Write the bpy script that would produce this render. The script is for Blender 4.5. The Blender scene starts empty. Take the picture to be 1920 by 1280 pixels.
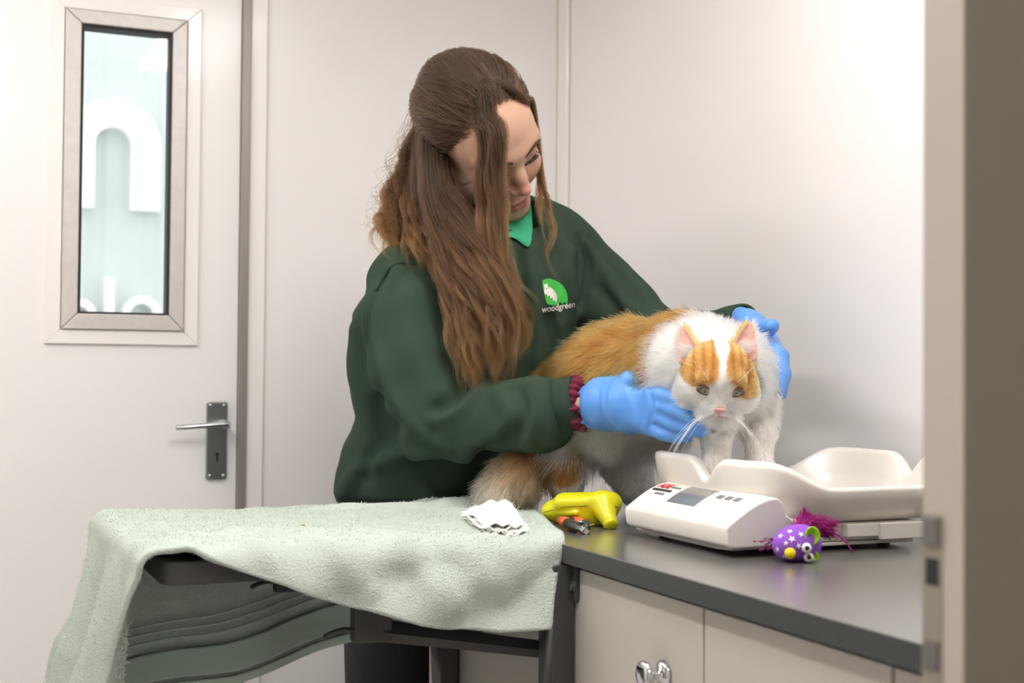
import bpy, bmesh, math, random
import numpy as np
from mathutils import Vector, Matrix
random.seed(7)
RNG = np.random.default_rng(7)
SC = bpy.context.scene
COL = SC.collection
# ------------------------------------------------------------------ camera
FPX = 2530.0
_a, _p, _r = math.radians(23.4), math.radians(1.29), 0.0085
CAM = np.array([0, 0, 1.105])
CF = np.array([math.sin(_a)*math.cos(_p), math.cos(_a)*math.cos(_p), math.sin(_p)])
_R0 = np.array([math.cos(_a), -math.sin(_a), 0.0]); _U0 = np.cross(_R0, CF)
CR = math.cos(_r)*_R0 + math.sin(_r)*_U0
CU = math.cos(_r)*_U0 - math.sin(_r)*_R0
def ray(x, y): return CF + (x-960)/FPX*CR - (y-640)/FPX*CU
def W(x, y, D): return CAM + D*ray(x, y)            # photo pixel + distance -> metres
def onz(x, y, z): d = ray(x, y); return CAM + (z-CAM[2])/d[2]*d
def onX(x, y, X): d = ray(x, y); return CAM + X/d[0]*d
def onY(x, y, Y): d = ray(x, y); return CAM + Y/d[1]*d
cam = bpy.data.cameras.new('camera'); camo = bpy.data.objects.new('camera', cam); COL.objects.link(camo)
M = Matrix.Identity(4)
for i in range(3):
    M[i][0] = CR[i]; M[i][1] = CU[i]; M[i][2] = -CF[i]; M[i][3] = CAM[i]
camo.matrix_world = M
cam.sensor_width = 36; cam.lens = 36*FPX/1920; cam.clip_start = 0.02
cam.dof.use_dof = True; cam.dof.focus_distance = 1.78; cam.dof.aperture_fstop = 5.6
SC.camera = camo
# ------------------------------------------------------------------ world (overcast sky outside), exposure
wd = bpy.data.worlds.new('world'); SC.world = wd; wd.use_nodes = True
bg = wd.node_tree.nodes['Background']; bg.inputs[0].default_value = (0.97, 0.985, 1.0, 1); bg.inputs[1].default_value = 1.8
SC.view_settings.view_transform = 'Standard'; SC.view_settings.look = 'None'
SC.view_settings.gamma = 1; SC.view_settings.use_curve_mapping = False
SC.view_settings.exposure = 0.08
SC.cycles.use_denoising = True
SC.cycles.max_bounces = 8; SC.cycles.diffuse_bounces = 6; SC.cycles.glossy_bounces = 3; SC.cycles.transmission_bounces = 5
SC.cycles.transparent_max_bounces = 6; SC.cycles.caustics_reflective = False; SC.cycles.caustics_refractive = False
SC.cycles.use_adaptive_sampling = True; SC.cycles.adaptive_threshold = 0.07
# ------------------------------------------------------------------ materials
MATS = {}
def srgb(r, g, b):
    f = lambda c: (c/255/12.92) if c/255 <= 0.04045 else ((c/255+0.055)/1.055)**2.4
    return (f(r), f(g), f(b), 1)
def mat(name, col, rough=0.5, metal=0.0, spec=0.5, noise=None, bump=None, coat=0.0, coatr=0.1, sheen=0.0, sss=0.0, trans=0.0, emis=None, attr=None):
    """noise=(scale, amount) mottles the colour, bump=(scale, strength, distance) adds fine relief, attr=name reads a colour attribute"""
    if name in MATS: return MATS[name]
    m = bpy.data.materials.new(name); m.use_nodes = True; nt = m.node_tree; b = nt.nodes['Principled BSDF']
    I = b.inputs
    I['Base Color'].default_value = col if len(col) == 4 else (*col, 1)
    I['Roughness'].default_value = rough; I['Metallic'].default_value = metal; I['Specular IOR Level'].default_value = spec
    I['Coat Weight'].default_value = coat; I['Coat Roughness'].default_value = coatr
    I['Sheen Weight'].default_value = sheen
    if sheen: I['Sheen Roughness'].default_value = 0.4; I['Sheen Tint'].default_value = col if len(col) == 4 else (*col, 1)
    if sss:
        I['Subsurface Weight'].default_value = sss; I['Subsurface Radius'].default_value = (1, .35, .2); I['Subsurface Scale'].default_value = 0.004
    I['Transmission Weight'].default_value = trans
    if emis: I['Emission Color'].default_value = (*emis[:3], 1); I['Emission Strength'].default_value = emis[3]
    tc = nt.nodes.new('ShaderNodeTexCoord')
    src = None
    if attr:
        at = nt.nodes.new('ShaderNodeAttribute'); at.attribute_name = attr; src = at.outputs['Color']
        nt.links.new(src, I['Base Color'])
    if noise:
        n = nt.nodes.new('ShaderNodeTexNoise'); n.inputs['Scale'].default_value = noise[0]; n.inputs['Detail'].default_value = 5
        nt.links.new(tc.outputs['Object'], n.inputs['Vector'])
        mp = nt.nodes.new('ShaderNodeMapRange'); mp.inputs['From Min'].default_value = .3; mp.inputs['From Max'].default_value = .7
        mp.inputs['To Min'].default_value = 1-noise[1]; mp.inputs['To Max'].default_value = 1+noise[1]
        nt.links.new(n.outputs['Fac'], mp.inputs['Value'])
        mx = nt.nodes.new('ShaderNodeMix'); mx.data_type = 'RGBA'; mx.blend_type = 'MULTIPLY'; mx.inputs['Factor'].default_value = 1
        mx.inputs['A'].default_value = I['Base Color'].default_value
        if src: nt.links.new(src, mx.inputs['A'])
        nt.links.new(mp.outputs['Result'], mx.inputs['B']); nt.links.new(mx.outputs['Result'], I['Base Color'])
    if bump:
        n = nt.nodes.new('ShaderNodeTexNoise'); n.inputs['Scale'].default_value = bump[0]; n.inputs['Detail'].default_value = 4
        nt.links.new(tc.outputs['Object'], n.inputs['Vector'])
        bp = nt.nodes.new('ShaderNodeBump'); bp.inputs['Strength'].default_value = bump[1]; bp.inputs['Distance'].default_value = bump[2]
        nt.links.new(n.outputs['Fac'], bp.inputs['Height']); nt.links.new(bp.outputs['Normal'], I['Normal'])
    MATS[name] = m
    return m
# ------------------------------------------------------------------ mesh helpers
def wmat(o): return (wmat(o.parent) @ o.matrix_parent_inverse if o.parent else Matrix.Identity(4)) @ o.matrix_basis
def par(o, parent): o.parent = parent; o.matrix_parent_inverse = wmat(parent).inverted(); return o
def link(name, me, material, parent=None, smooth=False):
    o = bpy.data.objects.new(name, me); COL.objects.link(o)
    if material: me.materials.append(material)
    if smooth:
        me.polygons.foreach_set('use_smooth', [True]*len(me.polygons))
    if parent: par(o, parent)
    return o
def fin(name, bm, material, parent=None, smooth=False, bevel=0.0, seg=2):
    bmesh.ops.recalc_face_normals(bm, faces=bm.faces)
    me = bpy.data.meshes.new(name); bm.to_mesh(me); bm.free()
    o = link(name, me, material, parent, smooth or bevel > 0)
    if bevel:
        md = o.modifiers.new('bevel', 'BEVEL'); md.width = bevel; md.segments = seg; md.limit_method = 'ANGLE'; md.angle_limit = 0.6
        md.harden_normals = True
    return o
def tag(o, label=None, cat=None, group=None, kind=None):
    if label: o['label'] = label
    if cat: o['category'] = cat
    if group: o['group'] = group
    if kind: o['kind'] = kind
    return o
def empty(name, loc=(0, 0, 0), rz=0):
    o = bpy.data.objects.new(name, None); COL.objects.link(o); o.location = loc; o.rotation_euler = (0, 0, rz); o.empty_display_size = .05
    return o
def abox(bm, x0, x1, y0, y1, z0, z1):
    v = [bm.verts.new(c) for c in ((x0,y0,z0),(x1,y0,z0),(x1,y1,z0),(x0,y1,z0),(x0,y0,z1),(x1,y0,z1),(x1,y1,z1),(x0,y1,z1))]
    for q in ((0,3,2,1),(4,5,6,7),(0,1,5,4),(1,2,6,5),(2,3,7,6),(3,0,4,7)): bm.faces.new([v[i] for i in q])
def box(name, x0, x1, y0, y1, z0, z1, material, parent=None, bevel=0.0, seg=2):
    bm = bmesh.new(); abox(bm, x0, x1, y0, y1, z0, z1); return fin(name, bm, material, parent, bevel=bevel, seg=seg)
def prism(bm, pts, axis, a0, a1):
    """2-D outline pts extruded along axis 'x','y','z' from a0 to a1"""
    def mk(p, a): return (a, p[0], p[1]) if axis == 'x' else (p[0], a, p[1]) if axis == 'y' else (p[0], p[1], a)
    lo = [bm.verts.new(mk(p, a0)) for p in pts]; hi = [bm.verts.new(mk(p, a1)) for p in pts]
    n = len(pts); bm.faces.new(lo); bm.faces.new(hi[::-1])
    for i in range(n): bm.faces.new((lo[i], lo[(i+1) % n], hi[(i+1) % n], hi[i]))
def frame4(bm, o, i, y0, y1):
    """four mitred bars between rectangles o and i (x0,x1,z0,z1) from y0 to y1"""
    O = [(o[0], o[2]), (o[1], o[2]), (o[1], o[3]), (o[0], o[3])]; N = [(i[0], i[2]), (i[1], i[2]), (i[1], i[3]), (i[0], i[3])]
    for k in range(4):
        prism(bm, [O[k], O[(k+1) % 4], N[(k+1) % 4], N[k]], 'y', y0, y1)
def lathe(bm, prof, n=24, axis=None, origin=(0, 0, 0), mtx=None):
    """prof = [(r, h)] spun about local z, placed by mtx"""
    rings = []
    for r, h in prof:
        rings.append([bm.verts.new((r*math.cos(2*math.pi*k/n), r*math.sin(2*math.pi*k/n), h)) for k in range(n)])
    for a, b in zip(rings, rings[1:]):
        for k in range(n): bm.faces.new((a[k], a[(k+1) % n], b[(k+1) % n], b[k]))
    bm.faces.new(rings[0][::-1]); bm.faces.new(rings[-1])
    vs = [v for r in rings for v in r]
    if mtx is not None: bmesh.ops.transform(bm, matrix=mtx, verts=vs)
    return vs
def align(d, loc=(0, 0, 0)):
    """matrix sending local z to direction d"""
    return Matrix.Translation(Vector(loc)) @ Vector(d).to_track_quat('Z', 'Y').to_matrix().to_4x4()
def tube(bm, pts, rad, n=12, cap=True, squash=None):
    P = [Vector(p) for p in pts]; rad = [rad]*len(P) if not hasattr(rad, '__len__') else rad
    up = Vector((0, 0, 1)); rings = []
    T = [(P[min(i+1, len(P)-1)]-P[max(i-1, 0)]).normalized() for i in range(len(P))]
    x = T[0].orthogonal().normalized() if abs(T[0].dot(up)) > .95 else T[0].cross(up).normalized()
    for i, p in enumerate(P):
        x = (x - T[i]*x.dot(T[i])).normalized(); y = T[i].cross(x)
        sq = squash[i] if squash else 1.0
        rings.append([bm.verts.new(p+rad[i]*(math.cos(2*math.pi*k/n)*x+sq*math.sin(2*math.pi*k/n)*y)) for k in range(n)])
    for a, b in zip(rings, rings[1:]):
        for k in range(n): bm.faces.new((a[k], a[(k+1) % n], b[(k+1) % n], b[k]))
    if cap: bm.faces.new(rings[0][::-1]); bm.faces.new(rings[-1])
def np_mesh(name, verts, faces):
    me = bpy.data.meshes.new(name); verts = np.asarray(verts, np.float32); faces = np.asarray(faces, np.int32)
    n = faces.shape[1]
    me.vertices.add(len(verts)); me.vertices.foreach_set('co', verts.ravel())
    me.loops.add(faces.size); me.loops.foreach_set('vertex_index', faces.ravel())
    me.polygons.add(len(faces)); me.polygons.foreach_set('loop_start', np.arange(0, faces.size, n, dtype=np.int32))
    me.polygons.foreach_set('loop_total', np.full(len(faces), n, np.int32))
    me.update(calc_edges=True); me.validate()
    return me
def set_col(me, cols, name='col', domain='POINT'):
    at = me.attributes.new(name, 'FLOAT_COLOR', domain)
    c = np.ones((len(cols), 4), np.float32); c[:, :3] = cols; at.data.foreach_set('color', c.ravel())
# ---- implicit surfaces: smooth unions of tapered capsules and ellipsoids, meshed with surface nets
class Field:
    def __init__(s, lo, hi, h):
        s.lo = np.asarray(lo, np.float32); s.h = h; s.n = np.ceil((np.asarray(hi)-s.lo)/h).astype(int)+1
        s.d = np.full(s.n, 0.2, np.float32)
    def sub(s, lo, hi):
        i0 = np.clip(np.floor((np.asarray(lo)-s.lo)/s.h).astype(int), 0, s.n); i1 = np.clip(np.ceil((np.asarray(hi)-s.lo)/s.h).astype(int)+1, 0, s.n)
        sl = tuple(slice(a, b) for a, b in zip(i0, i1))
        ax = [(s.lo[k]+s.h*np.arange(i0[k], i1[k])).astype(np.float32) for k in range(3)]
        return sl, (ax[0][:, None, None], ax[1][None, :, None], ax[2][None, None, :])
    def put(s, lo, hi, fn, k=0.01, op='add', amp=1.0):
        m = 2.5*k+3*s.h
        sl, P = s.sub(np.asarray(lo)-m, np.asarray(hi)+m)
        if any(b.stop <= b.start for b in sl): return
        d0 = s.d[sl]; d1 = fn(P)
        if op == 'add':
            hh = np.maximum(k-np.abs(d0-d1), 0)/k if k > 0 else 0
            s.d[sl] = np.minimum(d0, d1)-hh*hh*k*0.25
        elif op == 'cut':
            d1 = -d1; hh = np.maximum(k-np.abs(d0-d1), 0)/k if k > 0 else 0
            s.d[sl] = np.maximum(d0, d1)+hh*hh*k*0.25
        else: s.d[sl] = d0+d1
    def cone(s, a, b, ra, rb, k=0.01, op='add', flat=None):
        """tapered capsule; flat=(direction, factor) squashes the section along a direction"""
        a = np.asarray(a, np.float32); b = np.asarray(b, np.float32); R = max(ra, rb)
        ab = b-a; L2 = max(float(ab@ab), 1e-9)
        def fn(P):
            q = [P[i]-a[i] for i in range(3)]
            t = np.clip((q[0]*ab[0]+q[1]*ab[1]+q[2]*ab[2])/L2, 0, 1)
            e = [q[i]-t*ab[i] for i in range(3)]
            if flat is not None:
                n, f = flat; n = np.asarray(n, np.float32); dn = e[0]*n[0]+e[1]*n[1]+e[2]*n[2]
                e = [e[i]+n[i]*dn*(1/f-1) for i in range(3)]
                return (np.sqrt(e[0]**2+e[1]**2+e[2]**2)-(ra+t*(rb-ra)))*min(1, f)
            return np.sqrt(e[0]**2+e[1]**2+e[2]**2)-(ra+t*(rb-ra))
        R2 = R*max(1, flat[1]) if flat else R
        s.put(np.minimum(a, b)-R2, np.maximum(a, b)+R2, fn, k, op)
    def chain(s, pts, rad, k=0.01, op='add', flat=None):
        for i in range(len(pts)-1): s.cone(pts[i], pts[i+1], rad[i], rad[i+1], k, op, flat)
    def ell(s, c, r, A=np.eye(3), k=0.01, op='add'):
        """ellipsoid, rows of A are its axes"""
        c = np.asarray(c, np.float32); A = np.asarray(A, np.float32); r = np.asarray(r, np.float32); R = float(r.max())
        def fn(P):
            q = [P[i]-c[i] for i in range(3)]
            e = [(A[j][0]*q[0]+A[j][1]*q[1]+A[j][2]*q[2]) for j in range(3)]
            k0 = np.sqrt((e[0]/r[0])**2+(e[1]/r[1])**2+(e[2]/r[2])**2)
            k1 = np.sqrt((e[0]/r[0]**2)**2+(e[1]/r[1]**2)**2+(e[2]/r[2]**2)**2)+1e-6
            return k0*(k0-1)/k1
        s.put(c-R, c+R, fn, k, op)
    def ridge(s, pts, amp, w, n=None):
        """raise (amp>0) or groove the surface along a polyline, gaussian width w; n ignores distance along that direction"""
        pts = [np.asarray(p, np.float32) for p in pts]
        def fn(P):
            best = None
            for a, b in zip(pts, pts[1:]):
                ab = b-a; L2 = float(ab@ab)+1e-9
                q = [P[i]-a[i] for i in range(3)]
                t = np.clip((q[0]*ab[0]+q[1]*ab[1]+q[2]*ab[2])/L2, 0, 1)
                e = [q[i]-t*ab[i] for i in range(3)]
                d = e[0]**2+e[1]**2+e[2]**2
                best = d if best is None else np.minimum(best, d)
            return -amp*np.exp(-best/(w*w))
        lo = np.min(pts, 0)-3*w; hi = np.max(pts, 0)+3*w
        s.put(lo, hi, fn, 0, 'disp')
    def mesh(s):
        d = s.d; ins = d < 0
        n = np.array(d.shape)
        c = np.zeros(n-1, np.int8)
        for i in (0, 1):
            for j in (0, 1):
                for k in (0, 1): c += ins[i:n[0]-1+i, j:n[1]-1+j, k:n[2]-1+k]
        mixed = (c > 0) & (c < 8); idx = np.argwhere(mixed)
        vid = np.full(n-1, -1, np.int32); vid[mixed] = np.arange(len(idx))
        off = np.array([(i, j, k) for i in (0, 1) for j in (0, 1) for k in (0, 1)])
        vals = np.stack([d[idx[:, 0]+o[0], idx[:, 1]+o[1], idx[:, 2]+o[2]] for o in off])
        acc = np.zeros((len(idx), 3), np.float32); cnt = np.zeros(len(idx), np.float32)
        for i in range(8):
            for j in range(i+1, 8):
                if np.abs(off[i]-off[j]).sum() != 1: continue
                m = (vals[i] < 0) != (vals[j] < 0)
                t = vals[i]/(vals[i]-vals[j]+1e-20)
                p = off[i]+t[:, None]*(off[j]-off[i])
                acc[m] += p[m]; cnt[m] += 1
        V = s.lo+s.h*(idx+acc/cnt[:, None])
        Fs = []
        for ax in range(3):
            sh = [slice(None)]*3; sh2 = [slice(None)]*3; sh[ax] = slice(0, -1); sh2[ax] = slice(1, None)
            A = ins[tuple(sh)]; B = ins[tuple(sh2)]
            b, cc = (ax+1) % 3, (ax+2) % 3
            e = np.argwhere(A != B); e = e[(e[:, b] > 0) & (e[:, cc] > 0) & (e[:, b] < n[b]-1) & (e[:, cc] < n[cc]-1)]
            q = []
            for (ob, oc) in ((-1, -1), (0, -1), (0, 0), (-1, 0)):
                r = e.copy(); r[:, b] += ob; r[:, cc] += oc; q.append(vid[r[:, 0], r[:, 1], r[:, 2]])
            q = np.stack(q, 1); fl = ~A[e[:, 0], e[:, 1], e[:, 2]]; q[fl] = q[fl][:, ::-1]; Fs.append(q)
        Fq = np.concatenate(Fs); Fq = Fq[(Fq >= 0).all(1)]
        return V, Fq
def relax(V, F, it=2, lam=0.5):
    E = np.concatenate([F[:, [0, 1]], F[:, [1, 2]], F[:, [2, 3]], F[:, [3, 0]]])
    deg = np.bincount(E[:, 0], minlength=len(V))+np.bincount(E[:, 1], minlength=len(V))
    for _ in range(it):
        S = np.zeros_like(V)
        for k in range(3):
            S[:, k] = np.bincount(E[:, 0], V[E[:, 1], k], len(V))+np.bincount(E[:, 1], V[E[:, 0], k], len(V))
        V = V+lam*(S/np.maximum(deg, 1)[:, None]-V)
    return V
def vnormals(V, F):
    n = np.cross(V[F[:, 2]]-V[F[:, 0]], V[F[:, 3]]-V[F[:, 1]]); N = np.zeros_like(V)
    for k in range(4):
        for c in range(3): N[:, c] += np.bincount(F[:, k], n[:, c], len(V))
    return N/(np.linalg.norm(N, axis=1, keepdims=True)+1e-12)
def scatter(V, F, N, n, weight=None):
    """n random points on quads -> positions, normals"""
    a = np.linalg.norm(np.cross(V[F[:, 2]]-V[F[:, 0]], V[F[:, 3]]-V[F[:, 1]]), axis=1)
    if weight is not None: a = a*weight
    f = F[RNG.choice(len(F), n, p=a/a.sum())]; u = RNG.random((n, 1)); v = RNG.random((n, 1))
    w = [(1-u)*(1-v), u*(1-v), u*v, (1-u)*v]
    P = sum(w[k]*V[f[:, k]] for k in range(4)); Q = sum(w[k]*N[f[:, k]] for k in range(4))
    return P, Q/(np.linalg.norm(Q, axis=1, keepdims=True)+1e-9)
def strands(name, pts, rad, material, parent=None, cols=None):
    """pts (n, m, 3) -> hair curves; rad (m,) or (n,m); cols (n,3)"""
    n, m = pts.shape[:2]
    hc = bpy.data.hair_curves.new(name); hc.add_curves([m]*n)
    hc.attributes['position'].data.foreach_set('vector', pts.astype(np.float32).ravel())
    at = hc.attributes.new('radius', 'FLOAT', 'POINT') if 'radius' not in hc.attributes else hc.attributes['radius']
    at.data.foreach_set('value', np.broadcast_to(rad, (n, m)).astype(np.float32).ravel())
    if cols is not None:
        c = hc.attributes.new('col', 'FLOAT_COLOR', 'CURVE'); cc = np.ones((n, 4), np.float32); cc[:, :3] = cols
        c.data.foreach_set('color', cc.ravel())
    hc.materials.append(material)
    o = bpy.data.objects.new(name, hc); COL.objects.link(o)
    if parent: par(o, parent)
    return o
def vnoise(P, scale, seed=0):
    """cheap smooth pseudo-noise of positions in -1..1"""
    r = np.random.default_rng(seed); s = 0
    for k in range(5):
        d = r.normal(size=3); d /= np.linalg.norm(d); s = s+np.sin(P@d*scale*(0.7+.25*k)+r.random()*6.28)
    return s/3.0
def smooth01(x): x = np.clip(x, 0, 1); return x*x*(3-2*x)
def catmull(pts, n):
    """smooth curve through pts (k,d) sampled at n points"""
    p = np.asarray(pts, float); p = np.vstack([2*p[0]-p[1], p, 2*p[-1]-p[-2]]); k = len(p)-3
    t = np.linspace(0, k, n); i = np.minimum(t.astype(int), k-1); u = (t-i)[:, None]
    a, b, c, d = p[i], p[i+1], p[i+2], p[i+3]
    return .5*((2*b)+(-a+c)*u+(2*a-5*b+4*c-d)*u**2+(-a+3*b-3*c+d)*u**3)
# ================================================================== the room
YB, XR, XL, YF, ZC = 2.615, 1.24, -1.25, -1.25, 2.12
ZT = 0.90                                            # worktop height
m_wall = mat('white_gelcoat_panel', (.87, .85, .842), rough=.32, spec=.5, coat=.35, coatr=.12, noise=(1.3, .015), bump=(1.1, .12, .004))
m_door = mat('white_door_laminate', (.86, .84, .832), rough=.35, coat=.25, coatr=.15, noise=(2, .01))
m_trimw = mat('white_pvc_trim', (.88, .855, .84), rough=.3, coat=.3)
m_alu = mat('brushed_aluminium', (.62, .585, .565), rough=.4, metal=.25, noise=(60, .05))
m_alud = mat('grey_anodised_strip', (.30, .275, .255), rough=.42, metal=.35)
m_seal = mat('cream_sealant', (.60, .55, .44), rough=.6)
m_black = mat('black_rubber', (.012, .012, .013), rough=.55)
m_floor = mat('grey_vinyl_floor', (.50, .485, .47), rough=.5, noise=(90, .15))
m_ceil = mat('white_ceiling_panel', (.88, .86, .84), rough=.45)
m_dim = mat('shade_darkened_taupe', (.135, .12, .085), rough=.55, noise=(5, .03))  # base colour darkened to carry the shade on the camera-facing side
m_steel = mat('polished_steel', (.50, .51, .50), rough=.22, metal=1.0)
m_dsteel = mat('satin_nickel', (.34, .36, .35), rough=.3, metal=1.0)
def struct(o): o['kind'] = 'structure'; return o
struct(box('floor', XL-.05, XR+.05, YF-.05, YB+.05, -.05, 0, m_floor))
struct(box('ceiling', XL-.05, XR+.05, YF-.05, YB+.05, ZC, ZC+.05, m_ceil))
struct(box('wall_right', XR, XR+.05, YF-.05, YB+.05, 0, ZC, m_wall))
struct(box('wall_left', XL-.05, XL, YF-.05, YB+.05, 0, ZC, m_wall))
struct(box('wall_front', XL-.05, XR+.05, YF-.05, YF, 0, ZC, m_wall))
DX0, DX1 = -.22, .551
xa = onY(464, 500, YB)[0]; xb = onY(496, 500, YB)[0]
bm = bmesh.new()
abox(bm, xa, XR, YB, YB+.05, 0, ZC); abox(bm, XL, DX0-.02, YB, YB+.05, 0, ZC); abox(bm, DX0-.02, xa, YB, YB+.05, 1.98, ZC)
struct(fin('wall_back', bm, m_wall))
struct(box('trim_1', DX1+.001, xa, YB-.012, YB+.04, 0, 1.98, m_alud, bevel=.0015))     # grey strip between door and frame
t2 = struct(box('trim_2', xa+.0003, xb, YB-.006, YB-.0002, 0, 1.98, m_trimw, bevel=.002)) # white frame profile beside it
box('sealant_line', xb, xb+.0016, YB-.0012, YB-.0001, 0, 1.98, m_seal, t2)
# corner cover angle
yc = onX(1067, 300, XR)[1]; xc = onY(1044, 300, YB)[0]
bm = bmesh.new(); prism(bm, [(xc, YB-.0002), (xc, YB-.003), (XR-.006, YB-.005), (XR-.006, yc+.004), (XR-.003, yc), (XR-.0002, yc), (XR-.0002, YB-.0002)], 'z', .0, ZC-.001)
t3 = struct(fin('trim_3', bm, m_trimw))
box('sealant_line', xc-.0022, xc-.0002, YB-.001, YB-.0001, 0, ZC-.002, m_seal, t3)
box('sealant_line', XR-.001, XR-.0001, yc-.0042, yc-.0002, 0, ZC-.002, m_seal, t3)
# ---------------------------------------------------------------- door with a window
WX0, WX1, WZ0, WZ1 = .2545, .4165, 1.2085, 1.7435      # visible glass
FX0, FX1, FZ0, FZ1 = .2235, .4460, 1.1770, 1.7715      # silver frame
TX0, TX1, TZ0, TZ1 = .1945, .4735, 1.1500, 1.7985      # white outer trim
door = empty('door_1', (DX0, YB, 0)); struct(door); tag(door, 'white laminate door with a narrow window and lever handle', 'door')
bm = bmesh.new()
y0, y1 = YB, YB+.04
for r in ((DX0, FX0+.004, 0.01, 1.975), (FX1-.004, DX1, 0.01, 1.975), (FX0+.004, FX1-.004, 0.01, FZ0+.004), (FX0+.004, FX1-.004, FZ1-.004, 1.975)):
    abox(bm, r[0], r[1], y0, y1, r[2], r[3])
fin('door_leaf', bm, m_door, door)
wt = bmesh.new(); frame4(wt, (TX0, TX1, TZ0, TZ1), (FX0-.001, FX1+.001, FZ0-.001, FZ1+.001), YB-.006, YB-.0002)
fin('window_surround', wt, m_trimw, door, bevel=.0015)
wf = bmesh.new(); frame4(wf, (FX0, FX1, FZ0, FZ1), (WX0-.002, WX1+.002, WZ0-.002, WZ1+.002), YB-.011, YB+.0395)
fr = fin('window_frame', wf, m_alu, door, bevel=.0025)
gk = bmesh.new(); frame4(gk, (WX0-.0021, WX1+.0021, WZ0-.0021, WZ1+.0021), (WX0+.003, WX1-.003, WZ0+.002, WZ1-.0035), YB-.004, YB+.03)
fin('window_gasket', gk, m_black, fr)
gm = bpy.data.materials.new('window_glass'); gm.use_nodes = True; nt = gm.node_tree; nt.nodes.clear()
o_ = nt.nodes.new('ShaderNodeOutputMaterial'); mx = nt.nodes.new('ShaderNodeMixShader'); tr = nt.nodes.new('ShaderNodeBsdfTransparent'); gl = nt.nodes.new('ShaderNodeBsdfGlossy')
gl.inputs['Roughness'].default_value = .03; fz = nt.nodes.new('ShaderNodeFresnel'); fz.inputs[0].default_value = 1.35
tr.inputs[0].default_value = (.95, .975, .97, 1)
nt.links.new(fz.outputs[0], mx.inputs[0]); nt.links.new(tr.outputs[0], mx.inputs[1]); nt.links.new(gl.outputs[0], mx.inputs[2]); nt.links.new(mx.outputs[0], o_.inputs[0])
box('window_pane', WX0+.001, WX1-.001, YB+.008, YB+.012, WZ0+.001, WZ1-.001, gm, fr)
# lever handle on its long backplate
hx0, hx1, hz0, hz1 = .4925, .5325, .894, 1.043
def rrect(x0, x1, z0, z1, r, n=5):
    P = []
    for cx, cz, a in ((x1-r, z0+r, -90), (x1-r, z1-r, 0), (x0+r, z1-r, 90), (x0+r, z0+r, 180)):
        for k in range(n+1):
            t = math.radians(a+90*k/n); P.append((cx+r*math.cos(t), cz+r*math.sin(t)))
    return P
hd = empty('door_handle', (hx0, YB, hz0)); par(hd, door)
bm = bmesh.new(); prism(bm, rrect(hx0, hx1, hz0, hz1, .005), 'y', YB-.007, YB-.0003); fin('backplate', bm, m_dsteel, hd, bevel=.002)
bm = bmesh.new(); zc_ = .999; xp = .523
lathe(bm, [(.010, 0), (.010, .012), (.0075, .02), (.0072, .034)], 20, mtx=align((0, -1, 0), (xp, YB-.006, zc_)))
tube(bm, catmull([(xp+.006, YB-.036, zc_), (xp-.004, YB-.038, zc_+.001), (xp-.03, YB-.040, zc_), (xp-.075, YB-.041, zc_-.003), (xp-.094, YB-.040, zc_-.004)], 14),
     [.008, .0085, .0085, .008, .0075, .007, .0068, .0066, .0064, .0062, .006, .006, .006, .0052], 14, squash=[.8]*14)
fin('lever', bm, m_steel, hd, smooth=True)
for sx in (hx0+.007, hx1-.007):
    for sz in (hz0+.007, hz1-.007):
        bm = bmesh.new(); lathe(bm, [(.0034, 0), (.0034, .0012), (.002, .0024)], 14, mtx=align((0, -1, 0), (sx, YB-.0068, sz))); fin('screw', bm, m_steel, hd, smooth=True)
bm = bmesh.new(); xk = .513
lathe(bm, [(.0034, 0), (.0034, .0006)], 16, mtx=align((0, -1, 0), (xk, YB-.007, .942))); abox(bm, xk-.0018, xk+.0018, YB-.0076, YB-.007, .928, .942)
fin('keyhole', bm, m_black, hd)
# ---------------------------------------------------------------- partition with an open doorway in front of the camera; its edge shows at the right
PX = .572; PY0 = PX/((ray(1804, 640)[0])/ray(1804, 640)[1]); PY1 = PX/((ray(1731, 640)[0])/ray(1731, 640)[1])
d2 = empty('door_2', (PX, PY0, 0)); struct(d2); tag(d2, 'shade-darkened taupe door standing open at right edge, pale lock edge', 'door')
m_edge = mat('door_edge_cream', (.46, .41, .345), rough=.5)
bm = bmesh.new(); abox(bm, PX+.0015, XR-.002, PY0, PY1, .005, 2.05); fin('door_leaf', bm, m_dim, d2)
box('door_edge', PX, PX+.0015, PY0, PY1, .005, 2.05, m_edge, d2)
def edge_plate(name, zpix0, zpix1, y0, y1, mt, th):
    z1 = CAM[2]+(703-zpix0)*.82/FPX; z0 = CAM[2]+(703-zpix1)*.82/FPX
    return box(name, PX-th, PX-.0001, y0, y1, z0, z1, mt, d2, bevel=.0008)
m_lock = mat('grey_lock_steel', (.20, .185, .175), rough=.4, metal=.7)
ys = PY1-PY0
edge_plate('lock_plate', 968, 1290, PY1-ys*.52, PY1-.0005, mat('lock_edge_plate', (.30, .27, .22), rough=.45, metal=.3), .0012)
edge_plate('latch_bolt', 972, 1026, PY1-ys*.50, PY1-ys*.10, m_lock, .004)
edge_plate('latch_slot', 1050, 1102, PY1-ys*.46, PY1-ys*.12, m_black, .002)
edge_plate('deadbolt', 1206, 1262, PY1-ys*.46, PY1-ys*.10, m_lock, .003)
struct(box('wall_partition', XL+.001, -.30, PY0, PY1, .001, ZC-.001, m_dim))
struct(box('trim_4', -.298, XR-.002, PY0, PY1, 2.056, ZC-.001, m_dim))
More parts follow.
